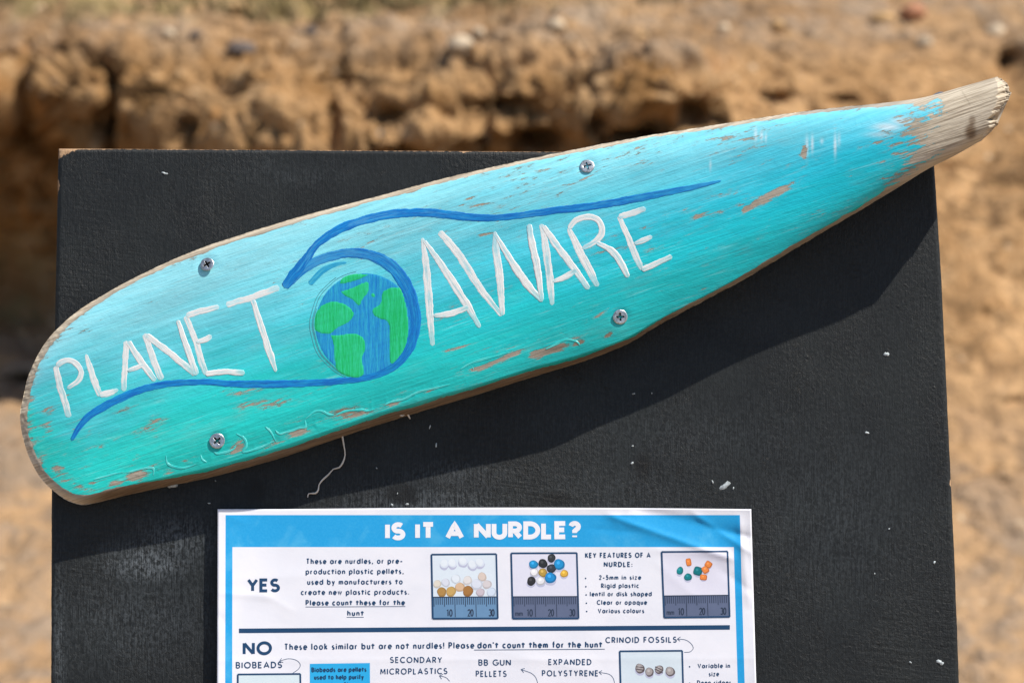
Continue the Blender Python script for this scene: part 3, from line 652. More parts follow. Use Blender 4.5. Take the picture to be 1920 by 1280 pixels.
    for a in range(m_ - 1):                        # close the broken end
        top = [(nu - 1) * nv + j for j in range(kk[a], kk[a + 1] + 1)]
        Fc.append(tuple(top + [nb + (nu - 1) * m_ + a + 1, nb + (nu - 1) * m_ + a]))
    z = np.zeros(len(Vb.reshape(-1, 3)))
    uv = np.concatenate([np.stack([u.ravel(), -v.ravel()], 1), np.stack([xs.ravel(), -ys.ravel() - 300], 1)]) / 100
    mesh('oar_body', V_all, Fc, M_OAR, oar, uv=uv, attrs={'wear': np.concatenate([wr, z + 1]), 'pale': np.concatenate([np.clip(pale.ravel(), 0, 1), z]), 'brown': np.concatenate([np.clip(brown.ravel(), 0, 1), z + .4])},
         cols=np.concatenate([cols, np.tile([[.4, .3, .2]], (len(z), 1))]))
build_oar()

def cr(P, step=3.0):
    """Catmull-Rom through the points, evenly stepped"""
    P = np.asarray(P, float)
    if len(P) == 2: 
        n_ = max(3, int(np.linalg.norm(P[1, :2] - P[0, :2]) / step)); return P[0] + (P[1] - P[0]) * np.linspace(0, 1, n_)[:, None]
    Q = np.vstack([2 * P[0] - P[1], P, 2 * P[-1] - P[-2]]); out = []
    for i in range(len(P) - 1):
        p0, p1, p2, p3 = Q[i:i + 4]; n_ = max(2, int(np.linalg.norm(p2[:2] - p1[:2]) / step))
        for x in np.linspace(0, 1, n_, endpoint=False):
            out.append(0.5 * ((2 * p1) + (-p0 + p2) * x + (2 * p0 - 5 * p1 + 4 * p2 - p3) * x * x + (-p0 + 3 * p1 - 3 * p2 + p3) * x ** 3))
    out.append(P[-1]); return np.array(out)
def brush(paths, off=0.12, thick=0.30, ac=11, rough=1.0, seed=0):
    """brush strokes laid on the oar: each path is (u, v, width) points; returns one mesh's data"""
    Vs = []; Fs = []; UVs = []; CC = []; TH = []; base = 0
    for pi, P in enumerate(paths):
        c = cr(P, 2.5); n_ = len(c); T = np.gradient(c[:, :2], axis=0); T /= np.linalg.norm(T, axis=1)[:, None] + 1e-9
        N = np.stack([-T[:, 1], T[:, 0]], 1); s = cum(c[:, :2]); L_ = s[-1]
        wd = c[:, 2] / 2
        cap = np.minimum(1, np.sqrt(np.clip(1 - (1 - np.clip(s / 3.0, 0, 1)) ** 2, 0.06, 1))) * np.minimum(1, np.sqrt(np.clip(1 - (1 - np.clip((L_ - s) / 3.2, 0, 1)) ** 2, 0.04, 1)))
        sd_ = seed * 7.7 + pi * 3.1
        wl = wd * cap * (1 + rough * .16 * n2(s * .06, 0 * s + sd_, 1) + rough * .09 * n2(s * .22, 0 * s + sd_, 2)); wr_ = wd * cap * (1 + rough * .16 * n2(s * .06, 0 * s + sd_, 3) + rough * .09 * n2(s * .22, 0 * s + sd_, 4))
        a = np.linspace(-1, 1, ac)
        offw = np.where(a[None, :] < 0, wl[:, None], wr_[:, None]) * a[None, :]
        u = c[:, 0][:, None] + N[:, 0][:, None] * offw; v = c[:, 1][:, None] + N[:, 1][:, None] * offw
        h, du, dl = oar_h(u, v)
        prof = np.clip((1 - np.abs(a)) * 3.2, 0, 1)[None, :] ** .6 * (0.62 + 0.38 * np.abs(a)[None, :] ** 3)
        A_, S_ = np.meshgrid(a, s); ridge = 0.30 * n2(S_ * .03 + sd_, A_ * 4.2, 5) 
        hh = h + (off + 0.05 * pi) * np.clip((1 - np.abs(a)) * 6, 0, 1)[None, :] + thick * prof * (0.8 + ridge) * np.clip(cap, .3, 1)[:, None]
        hh[:, [0, -1]] = h[:, [0, -1]] - 0.04
        Vs.append(W(u, v, hh).reshape(-1, 3)); Fs += gridf(n_, ac, False, base).tolist()
        UVs.append(np.stack([S_.ravel() / 40 + sd_, offw.ravel() / 40 + sd_], 1)); base += n_ * ac
        CC.append(paint_col(u, v, du, dl)); TH.append((0.16 * np.clip((S_ / L_ - .72) / .28, 0, 1) + 0.10 * (1 - np.abs(A_)) - 0.05 + 0.10 * np.clip(1 - S_ / 12, 0, 1)).ravel())
    return np.concatenate(Vs), Fs, np.concatenate(UVs), np.concatenate(CC), np.concatenate(TH)
def painted(name, paths, mat, label=None, parent=oar, **kw):
    V, Fc, uv, cc, th = brush(paths, **kw); o = mesh(name, V, Fc, mat, parent, uv=uv, cols=cc, attrs={'thin': th})
    if label: o['label'] = label
    return o
def ribbons_(polys, wd, off, step, Hf):
    Vs = []; Fs = []; base = 0
    for k_, (P, w_) in enumerate(zip(polys, wd)):
        P = np.asarray(P, float); keep = [0] + [i for i in range(1, len(P)) if np.linalg.norm(P[i] - P[i - 1]) > 1e-3]; P = P[keep]
        if len(P) < 2: continue
        closed = np.linalg.norm(P[0] - P[-1]) < 1e-2 and len(P) > 4
        Q = [P[0]]
        for a, b in zip(P[:-1], P[1:]):
            m_ = max(1, int(np.linalg.norm(b - a) / step)); Q += [a + (b - a) * j / m_ for j in range(1, m_ + 1)]
        P = np.array(Q); D = np.diff(P, axis=0); D /= np.linalg.norm(D, axis=1)[:, None]
        N = np.stack([-D[:, 1], D[:, 0]], 1); n_ = len(P); M = np.zeros((n_, 2))
        for i in range(n_):
            a = N[i - 1] if i > 0 else (N[-1] if closed else N[0]); b = N[i] if i < n_ - 1 else (N[0] if closed else N[-1])
            m_ = a + b; l = np.linalg.norm(m_); m_ = m_ / (l + 1e-9); M[i] = m_ * min(1.45, 1 / max(.3, m_ @ a))
        L_ = P + M * w_ / 2; R_ = P - M * w_ / 2; o2 = off + 0.012 * (k_ % 4)
        Vs += [W(L_[:, 0], L_[:, 1], Hf(L_[:, 0], L_[:, 1]) + o2), W(R_[:, 0], R_[:, 1], Hf(R_[:, 0], R_[:, 1]) + o2)]
        for i in range(n_ - 1): Fs.append((base + i, base + i + 1, base + n_ + i + 1, base + n_ + i))
        base += 2 * n_
    return Vs, Fs
# blue wave: one line runs the length of the blade and curls over the globe
painted('wave_line', [[(134, 825, 7), (150, 798, 11), (172, 776, 14), (210, 754, 15), (255, 734, 14), (305, 721, 13), (375, 716, 12), (430, 719, 13), (500, 720, 15), (578, 718, 14), (640, 714, 13), (690, 707, 13), (730, 692, 15), (758, 667, 18), (773, 636, 22), (778, 600, 24), (771, 560, 25), (757, 528, 25), (734, 500, 24), (704, 482, 22), (664, 474, 19), (622, 480, 18), (585, 494, 18), (560, 512, 17), (545, 530, 14)]], M_WAVE, 'blue line that curls round the globe', seed=1, thick=.03, off=.11, rough=1.5, ac=15)
painted('wave_line', [[(533, 539, 16), (548, 519, 21), (564, 500, 20), (588, 466, 14), (606, 449, 15), (632, 432, 17), (676, 415, 17), (734, 402, 17), (797, 399, 17), (850, 404, 16), (905, 409, 14), (960, 406, 13), (1030, 396, 14), (1110, 387, 15), (1190, 373, 15), (1260, 359, 13), (1310, 349, 9), (1352, 339, 4)]], M_WAVE, 'blue crest line running towards the shaft', seed=2, thick=.03, off=.12, rough=1.5, ac=15)
painted('wave_line', [[(580, 533, 11), (592, 520, 12), (606, 507, 12), (626, 497, 9), (650, 492, 4)]], M_WAVE2, 'short pale blue brush mark inside the curl', seed=3, thick=.04, off=.05)
# globe
def patch(name, pts, mat, off, parent, label=None, inset=0.05):
    """a filled painted patch on the oar (outline given as measured points)"""
    P = cr(np.vstack([pts, pts[:1]]), 3.0)[:-1]; c = P.mean(0); rings = 9; Vs = []; n_ = len(P)
    from mathutils.geometry import tessellate_polygon
    # fill by scanning a fine grid clipped to the outline
    x0, y0 = P.min(0); x1, y1 = P.max(0); st = 2.5
    gx_, gy_ = np.meshgrid(np.arange(x0 + st, x1, st), np.arange(y0 + st, y1, st)); G = np.stack([gx_.ravel(), gy_.ravel()], 1)
    ins = np.zeros(len(G), bool); j = n_ - 1
    for i in range(n_):
        a, b = P[i], P[j]; cnd = ((a[1] > G[:, 1]) != (b[1] > G[:, 1])); xx = (b[0] - a[0]) * (G[:, 1] - a[1]) / (b[1] - a[1] + 1e-12) + a[0]
        ins ^= cnd & (G[:, 0] < xx); j = i
    G = G[ins]; dd = segdist(G, np.vstack([P, P[:1]])); G = G[dd > 1.4]; dd = dd[dd > 1.4]
    from mathutils.geometry import delaunay_2d_cdt
    allp = np.vstack([P, G]); res = delaunay_2d_cdt([Vector(p) for p in allp], [], [list(range(n_))], 1, 1e-5)
    vv = np.array([p[:] for p in res[0]]); fc = [tuple(f) for f in res[2]]
    de = segdist(vv, np.vstack([P, P[:1]])); h, _, _ = oar_h(vv[:, 0], vv[:, 1])
    h = h + np.where(de < 0.3, -0.02, off + 0.06 * np.clip(de / 3, 0, 1))
    V = W(vv[:, 0], vv[:, 1], h)
    tri = fc[0]; nn = np.cross(V[tri[1]] - V[tri[0]], V[tri[2]] - V[tri[0]])
    if nn @ NB < 0: fc = [f[::-1] for f in fc]
    o = mesh(name, V, fc, mat, parent, uv=vv[:, ::-1] / 40)
    if label: o['label'] = label
    return o
ang = np.linspace(0, 2 * np.pi, 40, endpoint=False)
sea = patch('globe', np.stack([684 + 93 * np.cos(ang), 609 + 97 * np.sin(ang)], 1), M_SEA, 0.05, oar, 'round painted globe with blue sea')
Z2 = lambda L_: np.array([(500 + x / 2.56, 360 + y / 2.56) for x, y in L_])
lands = [[(340, 445), (375, 408), (430, 394), (486, 398), (440, 422), (385, 438)],
         [(352, 480), (420, 455), (482, 432), (486, 480), (462, 512), (442, 545), (412, 518), (380, 500)],
         [(262, 548), (310, 528), (360, 535), (400, 560), (414, 592), (385, 628), (340, 650), (305, 678), (255, 672), (236, 650), (240, 590)],
         [(308, 690), (340, 690), (385, 684), (430, 684), (463, 706), (472, 750), (456, 800), (466, 860), (440, 884), (396, 880), (342, 850), (326, 785), (322, 730)],
         [(556, 484), (600, 466), (640, 475), (665, 540), (676, 620), (673, 700), (650, 760), (602, 815), (588, 790), (586, 700), (582, 628), (545, 610), (516, 592), (512, 565), (545, 540), (552, 510)],
         [(498, 490), (510, 482), (523, 492), (520, 506), (505, 508)]]
for L_ in lands:
    q_ = np.array(L_, float); L_ = q_.mean(0) + (q_ - q_.mean(0)) * 1.07
    patch('land_patch', Z2(L_), M_LAND, 0.15, sea)
M_PENCIL = simple('faint_pencil_line', (0.05, 0.25, 0.30), 0.7)
_oh = lambda a, b: oar_h(a, b)[0]
for k_, (ra, rb, a0, a1) in enumerate([(98, 101, 95, 262), (103, 104, 110, 240), (96, 99, 120, 200)]):
    Vs_, Fs_ = ribbons_([[(684 + ra * math.cos(math.radians(t_)) + .8 * math.sin(t_ * .2), 609 + rb * math.sin(math.radians(t_))) for t_ in range(a0, a1, 3)]], [1.1], .04 + .01 * k_, 5.0, _oh)
    mesh('pencil_ring', np.concatenate(Vs_), Fs_, M_PENCIL, oar, smooth=False)
M_RIDGE = stroke_mat('thick_turquoise_paint', (0.02, 0.59, 0.57), (0.16, 0.70, 0.67), 0.0, 1.0, 0.3)
for k_, P_ in enumerate([[(400, 846), (410, 850), (436, 843), (442, 836)], [(442, 812), (457, 820), (462, 834), (457, 847), (492, 837), (515, 826)], [(497, 799), (509, 811), (518, 829)], [(515, 805), (524, 813), (544, 808), (562, 802), (573, 800), (572, 787)],
                         [(573, 785), (588, 772), (602, 770), (617, 777), (627, 777)], [(627, 779), (646, 771), (675, 768), (690, 770), (704, 766)], [(719, 760), (737, 752), (757, 748), (786, 734), (821, 726), (844, 720)],
                         [(175, 899), (205, 890), (232, 884)], [(237, 886), (260, 880), (286, 877), (288, 892)], [(311, 852), (316, 870), (344, 877), (369, 869)], [(376, 852), (380, 862), (388, 866)], [(862, 693), (885, 680), (928, 668), (955, 660)], [(1022, 655), (1040, 646), (1062, 636), (1080, 640), (1088, 648)], [(885, 686), (888, 694)]]):
    n_ = len(P_); painted('paint_ridge', [[(x, y, 4.4 if 0 < i < n_ - 1 else 1.6) for i, (x, y) in enumerate(P_)]], M_RIDGE, seed=50 + k_, thick=.26, off=.0, ac=9, rough=5.5)
# lettering, one object per letter
def letter(ch, paths, sd_): painted('letter', paths, M_WHITE, 'white hand painted letter ' + ch, seed=sd_, thick=.045, off=.03, rough=2.0, ac=15)
LT = [('P', [[(104, 686, 11), (112, 722, 13), (121, 752, 13), (130, 782, 12)], [(106, 686, 10), (118, 677, 11), (133, 676, 11), (146, 685, 11), (152, 699, 11), (146, 714, 10), (126, 728, 7)]]),
      ('L', [[(161, 664, 6), (170, 692, 12), (179, 720, 13), (189, 742, 12)], [(187, 741, 12), (203, 737, 13), (222, 730, 6)]]),
      ('A', [[(237, 639, 11), (234, 690, 12), (232, 733, 11)], [(240, 640, 11), (262, 674, 13), (291, 714, 10)], [(239, 695, 8), (255, 690, 9), (268, 684, 6)]]),
      ('N', [[(272, 625, 12), (285, 667, 13), (303, 712, 13)], [(274, 628, 12), (321, 664, 13), (367, 702, 12)], [(333, 600, 8), (350, 650, 12), (368, 703, 13)]]),
      ('E', [[(348, 592, 11), (368, 643, 12), (377, 675, 12), (387, 703, 11)], [(349, 592, 11), (378, 583, 12), (411, 575, 9)], [(368, 641, 8), (384, 637, 11), (397, 629, 8)], [(385, 701, 11), (420, 697, 11), (459, 699, 11)]]),
      ('T', [[(424, 572, 11), (475, 556, 13), (524, 539, 12)], [(474, 562, 10), (492, 620, 12), (508, 668, 12), (517, 697, 6)]]),
      ('A', [[(792, 446, 6), (799, 500, 14), (805, 572, 15), (811, 648, 9)], [(795, 451, 7), (830, 500, 13), (872, 566, 15), (900, 614, 8)], [(813, 592, 8), (845, 588, 12), (878, 576, 10)]]),
      ('W', [[(824, 434, 12), (862, 480, 16), (900, 540, 14), (941, 592, 9)], [(942, 591, 9), (937, 520, 15), (930, 470, 14), (928, 434, 7)], [(929, 440, 7), (960, 492, 14), (990, 535, 15), (1017, 565, 8)], [(1016, 564, 8), (1007, 500, 14), (996, 450, 13), (992, 420, 10)]]),
      ('A', [[(1015, 420, 9), (1024, 470, 14), (1032, 530, 14), (1035, 572, 9)], [(1018, 423, 9), (1045, 462, 14), (1074, 500, 14), (1104, 542, 10)], [(1037, 528, 7), (1058, 520, 12), (1080, 506, 9)]]),
      ('R', [[(1066, 427, 9), (1085, 468, 15), (1103, 502, 15), (1121, 537, 10)], [(1066, 429, 9), (1080, 413, 11), (1102, 407, 12), (1121, 413, 12), (1129, 432, 13), (1120, 450, 12), (1092, 466, 9)], [(1118, 455, 9), (1146, 470, 13), (1164, 493, 13), (1178, 520, 10)]]),
      ('E', [[(1160, 405, 9), (1180, 450, 12), (1192, 480, 13), (1204, 506, 10)], [(1160, 407, 10), (1184, 400, 12), (1211, 391, 10)], [(1189, 457, 7), (1206, 451, 11), (1223, 443, 7)], [(1203, 506, 11), (1232, 494, 11), (1260, 480, 9)]])]
for i, (ch, p) in enumerate(LT): letter(ch, p, 10 + i)

# countersunk cross-head screws
def screw(u, v, r=13.5, tilt=(0, 0), rot=0.0, hoff=0.9):
    h, _, _ = oar_h(np.array([u]), np.array([v]), False); h = float(h[0])
    hx, _, _ = oar_h(np.array([u - 20, u + 20, u, u]), np.array([v, v, v - 20, v + 20]), False)
    c = W(u, v, h + hoff); rm = r * PXS
    gx_ = (hx[1] - hx[0]) * .001 / (40 * PXS); gy_ = (hx[2] - hx[3]) * .001 / (40 * PXS)
    n_ = NB - RT * (gx_ - tilt[0]) - UB * (gy_ - tilt[1]); n_ /= np.linalg.norm(n_); e1 = np.cross(UB, n_); e1 /= np.linalg.norm(e1); e2 = np.cross(n_, e1)
    e1, e2 = e1 * math.cos(rot) + e2 * math.sin(rot), e2 * math.cos(rot) - e1 * math.sin(rot)
    # head: disc with a cross cut into it, rim and cone
    K = 64; th = np.linspace(0, 2 * np.pi, K, endpoint=False)
    cw, cl = 0.13, 0.56
    def cross(t_, w_=cw, l_=cl):
        x, y = math.cos(t_), math.sin(t_); m_ = max(abs(x), abs(y)); n0 = min(abs(x), abs(y))
        rr = min(l_ / m_, w_ / (n0 + 1e-9)); return max(rr, w_ * 1.55 if n0 / m_ > .55 else 0)
    rings = [([cross(t_, .07, .34) * .55 for t_ in th], -1.15), ([cross(t_, .09, .50) for t_ in th], -0.62), ([cross(t_) for t_ in th], -0.02), ([cross(t_) * 1.08 + .02 for t_ in th], 0.05), ([0.82] * K, 0.05), ([0.94] * K, -0.02), ([1.0] * K, -0.16), ([1.0] * K, -0.26), ([0.55] * K, -1.4)]
    V = []
    for rr, z in rings: V += [c + (e1 * math.cos(t_) * q + e2 * math.sin(t_) * q) * rm + n_ * z * 0.0012 for t_, q in zip(th, rr)]
    V.append(c + n_ * -1.3 * .0012); Fc = []; mi = []
    for k_ in range(len(rings) - 1):
        for i in range(K): j = (i + 1) % K; Fc.append((k_ * K + i, (k_ + 1) * K + i, (k_ + 1) * K + j, k_ * K + j))
    nh = 3 * K
    head = mesh('screw', V[2 * K:-1], [tuple(x - 2 * K for x in f) for f in Fc[2 * K:]], M_STEEL, oar, smooth=False)
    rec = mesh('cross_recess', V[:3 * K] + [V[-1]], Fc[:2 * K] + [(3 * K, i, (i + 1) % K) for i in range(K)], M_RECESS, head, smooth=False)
screw(388, 495, 13, (-0.05, 0.10), 0.55, 1.3)
screw(1101, 311, 13.5, (0.04, 0.06), 0.25, 0.35)
screw(407, 826, 14, (0.02, 0.03), 0.75, 0.7)
screw(1163, 594, 13.5, (0.05, -0.03), 0.08, 0.5)
screw(1757, 181, 15, (0.0, 0.95), 0.3, -6.5)

# threads caught behind the oar
def tube(name, pts, r, mat, label, cat):
    c = np.array(pts, float); P = W(c[:, 0], c[:, 1], c[:, 2]); P = cr(P, 0.0012); K = 6; V = []; Fc = []
    T = np.gradient(P, axis=0); T /= np.linalg.norm(T, axis=1)[:, None] + 1e-12
    for i, (p, t_) in enumerate(zip(P, T)):
        a = np.cross(t_, NB); a /= np.linalg.norm(a) + 1e-9; b = np.cross(a, t_)
        rr = r * (1 + 0.25 * math.sin(i * .9)) * (0.5 if i in (0, len(P) - 1) else 1)
        V += [p + (a * math.cos(k_ * 2 * math.pi / K) + b * math.sin(k_ * 2 * math.pi / K)) * rr for k_ in range(K)]
    for i in range(len(P) - 1):
        for k_ in range(K): Fc.append((i * K + k_, i * K + (k_ + 1) % K, (i + 1) * K + (k_ + 1) % K, (i + 1) * K + k_))
    o = mesh(name, V, Fc, mat); o['label'] = label; o['category'] = cat
tube('thread', [(641, 800, 3), (642, 818, 2), (645, 836, 1.5), (647, 852, 1.4), (643, 866, 1.4), (636, 876, 1.2), (625, 879, 1.2), (616, 889, 1.0), (604, 900, 1.0), (598, 909, 1.0), (597, 917, .9), (592, 924, .8), (579, 925, .8), (577, 932, .6)], 0.00042, M_STRING, 'long crinkled white thread hanging from the lower edge of the oar', 'thread')
tube('thread', [(735, 772, 7), (745, 776, 8), (755, 779, 7), (760, 775, 5), (764, 776, 4), (769, 785, 2.5)], 0.00042, M_STRING, 'short white thread end poking out under the oar', 'thread')

# ---------------------------------------------------------------- the poster
PTL, PTR = (408, 954), (1408.5, 955)
def pl(v): return np.interp(v, [954, 1280, 1660], [408, 407, 406])
def pr(v): return np.interp(v, [954, 1080, 1280, 1660], [1408.5, 1412, 1418, 1431])
def ptop(s): return 954 - 3.2 * np.sin(np.pi * np.clip((s - .12) / .88, 0, 1)) * 0.9
CRE = [(1130, 962, 1384, 1052, 5, 1.1), (1180, 952, 1420, 1010, 7, -1.4), (1095, 990, 1205, 998, 3, -.28), (1150, 975, 1170, 1000, 4, .3), (1290, 955, 1420, 1045, 4, .8), (1385, 960, 1405, 1140, 7, .8), (1340, 1060, 1425, 1120, 6, -.45),
       (400, 1110, 520, 1120, 5, .35), (400, 1140, 430, 1180, 6, -.4), (480, 1105, 560, 1150, 9, .25), (1210, 1030, 1390, 1042, 6, .3), (1000, 955, 1080, 985, 6, -.25), (1220, 1045, 1340, 1150, 9, .22), (900, 1215, 1130, 1260, 14, .22), (395, 1090, 620, 1075, 14, .2), (400, 955, 470, 985, 6, .22)]
def paper_raw(u, v):
    h = 0.75 + 0.28 * n2(u * .006, v * .008, 41) + 0.09 * n2(u * .02, v * .025, 42)
    dl_ = u - pl(v); lift = np.clip((v - 985) / 90, 0, 1)
    h = h + 2.3 * lift * np.exp(-dl_ / 90)
    dr_ = pr(v) - u; h = h + 1.4 * np.exp(-dr_ / 35) * (0.5 + 0.5 * np.sin(v * .021))
    h = h + 1.0 * np.exp(-(v - 950) / 18) * np.clip((u - 1000) / 300, 0, 1)
    for (x0, y0, x1, y1, w_, a) in CRE:
        d0 = np.array([x1 - x0, y1 - y0], float); L_ = np.hypot(*d0); d0 /= L_
        al = (u - x0) * d0[0] + (v - y0) * d0[1]; ac = -(u - x0) * d0[1] + (v - y0) * d0[0]
        win = np.clip(al / 25, 0, 1) * np.clip((L_ - al) / 25, 0, 1)
        h = h + a * win * np.exp(-np.sqrt(ac ** 2 + 1.0) / (w_ * 1.4))
    fold = np.exp(-np.abs(v - 1236.0 + (u - 900) * .004) / 5) * .12
    h = h + fold + 4.2 * np.exp(-dl_ / 95) * (1 - lift * .45)
    return np.where(h > 0.7, h, 0.25 + 0.45 * np.exp(np.minimum(h - 0.7, 0) / 0.45))
GU = np.arange(396, 1445, 4.0); GV = np.arange(944, 1672, 4.0)
_PH = paper_raw(*np.meshgrid(GU, GV, indexing='ij'))
def paper_h(u, v):
    fu = np.clip((np.asarray(u, float) - GU[0]) / 4, 0, len(GU) - 1.001); fv = np.clip((np.asarray(v, float) - GV[0]) / 4, 0, len(GV) - 1.001)
    i = fu.astype(int); j = fv.astype(int); a = fu - i; b = fv - j
    return _PH[i, j] * (1 - a) * (1 - b) + _PH[i + 1, j] * a * (1 - b) + _PH[i, j + 1] * (1 - a) * b + _PH[i + 1, j + 1] * a * b
poster = empty('poster', tuple(W(908, 1300, 0)), 'creased white paper poster with blue border titled IS IT A NURDLE? on the black board', 'poster')
def flat(name, col, rough=.55):
    m = NT(name); n_ = m.noise(m.coords('obj'), 700, 3, .6); n3 = m.noise(m.coords('obj'), 60, 3, .6)
    c = m.mix(m.ramp(n_, .3, .7, 0, .10), col, tuple(min(1, x * 1.25 + .02) for x in col)); c = m.mix(m.ramp(n3, .4, .7, 0, .08), c, tuple(min(1, x * 1.5 + .05) for x in col))
    return m.out(c, rough, spec=.3)
BLUE = (0.012, 0.34, 0.72); NAVY = (0.008, 0.052, 0.135)
def paper_mat():
    m = NT('printed_paper'); uvn = m.n('ShaderNodeUVMap', uv_map='px'); sp = m.n('ShaderNodeSeparateXYZ'); m.put(sp.inputs[0], uvn.outputs[0]); x, y = sp.outputs[0], sp.outputs[1]
    def ge(a, b): return m.ramp(m.math('SUBTRACT', a, b), -0.3, 0.3)
    outer = m.math('MULTIPLY', m.math('MULTIPLY', ge(x, 423.), ge(1387., x)), m.math('MULTIPLY', ge(y, 965.), ge(1648., y)))
    inner = m.math('MULTIPLY', m.math('MULTIPLY', ge(x, 436.), ge(1374., x)), m.math('MULTIPLY', ge(y, 1025.), ge(1636., y)))
    f = m.math('SUBTRACT', outer, inner, clamp=True)
    n_ = m.noise(m.coords('obj'), 900, 3, .6); n3 = m.noise(m.coords('px', scale=(.012, .012, 1)), 1, 4, .6, .4)
    bl = m.mix(m.ramp(n_, .35, .7, 0, .25), BLUE, (0.05, .45, .80)); bl = m.mix(m.ramp(n3, .5, .68, 0, .45), bl, (0.10, .50, .80))
    wh = m.mix(m.ramp(n3, .3, .7), (0.82, 0.83, 0.90), (0.77, 0.79, 0.87))
    fb = m.noise(m.coords('px', scale=(.05, .05, 1)), 1, 5, .7)
    return m.out(m.mix(f, wh, bl), .55, m.bump(fb, .0001, .5), spec=.3)
M_PAPER = paper_mat()
def paper():
    s = np.linspace(0, 1, 300); t_ = np.linspace(0, 1, 220); S, T = np.meshgrid(s, t_, indexing='ij')
    v = ptop(S) + (1662 - ptop(S)) * T; u = pl(v) + (pr(v) - pl(v)) * S
    top = W(u, v, paper_h(u, v)); bot = W(u, v, paper_h(u, v) - 0.12); n_ = top.shape[0] * top.shape[1]
    uc = 408 + 1000.5 * S; vc = v.copy()
    f1 = gridf(300, 220, True).tolist(); f2 = gridf(300, 220, False, n_).tolist(); Fc = f1 + f2
    ring = [(i, 0) for i in range(300)] + [(299, j) for j in range(1, 220)] + [(i, 219) for i in range(298, -1, -1)] + [(0, j) for j in range(218, 0, -1)]
    L_ = len(ring)
    for a in range(L_):
        ia = ring[a][0] * 220 + ring[a][1]; ib = ring[(a + 1) % L_][0] * 220 + ring[(a + 1) % L_][1]; Fc.append((ia, ib, ib + n_, ia + n_))
    uv = np.stack([uc.ravel(), vc.ravel()], 1)
    mesh('paper_sheet', np.concatenate([top.reshape(-1, 3), bot.reshape(-1, 3)]), Fc, M_PAPER, poster, uv=np.concatenate([uv, uv]))
paper()

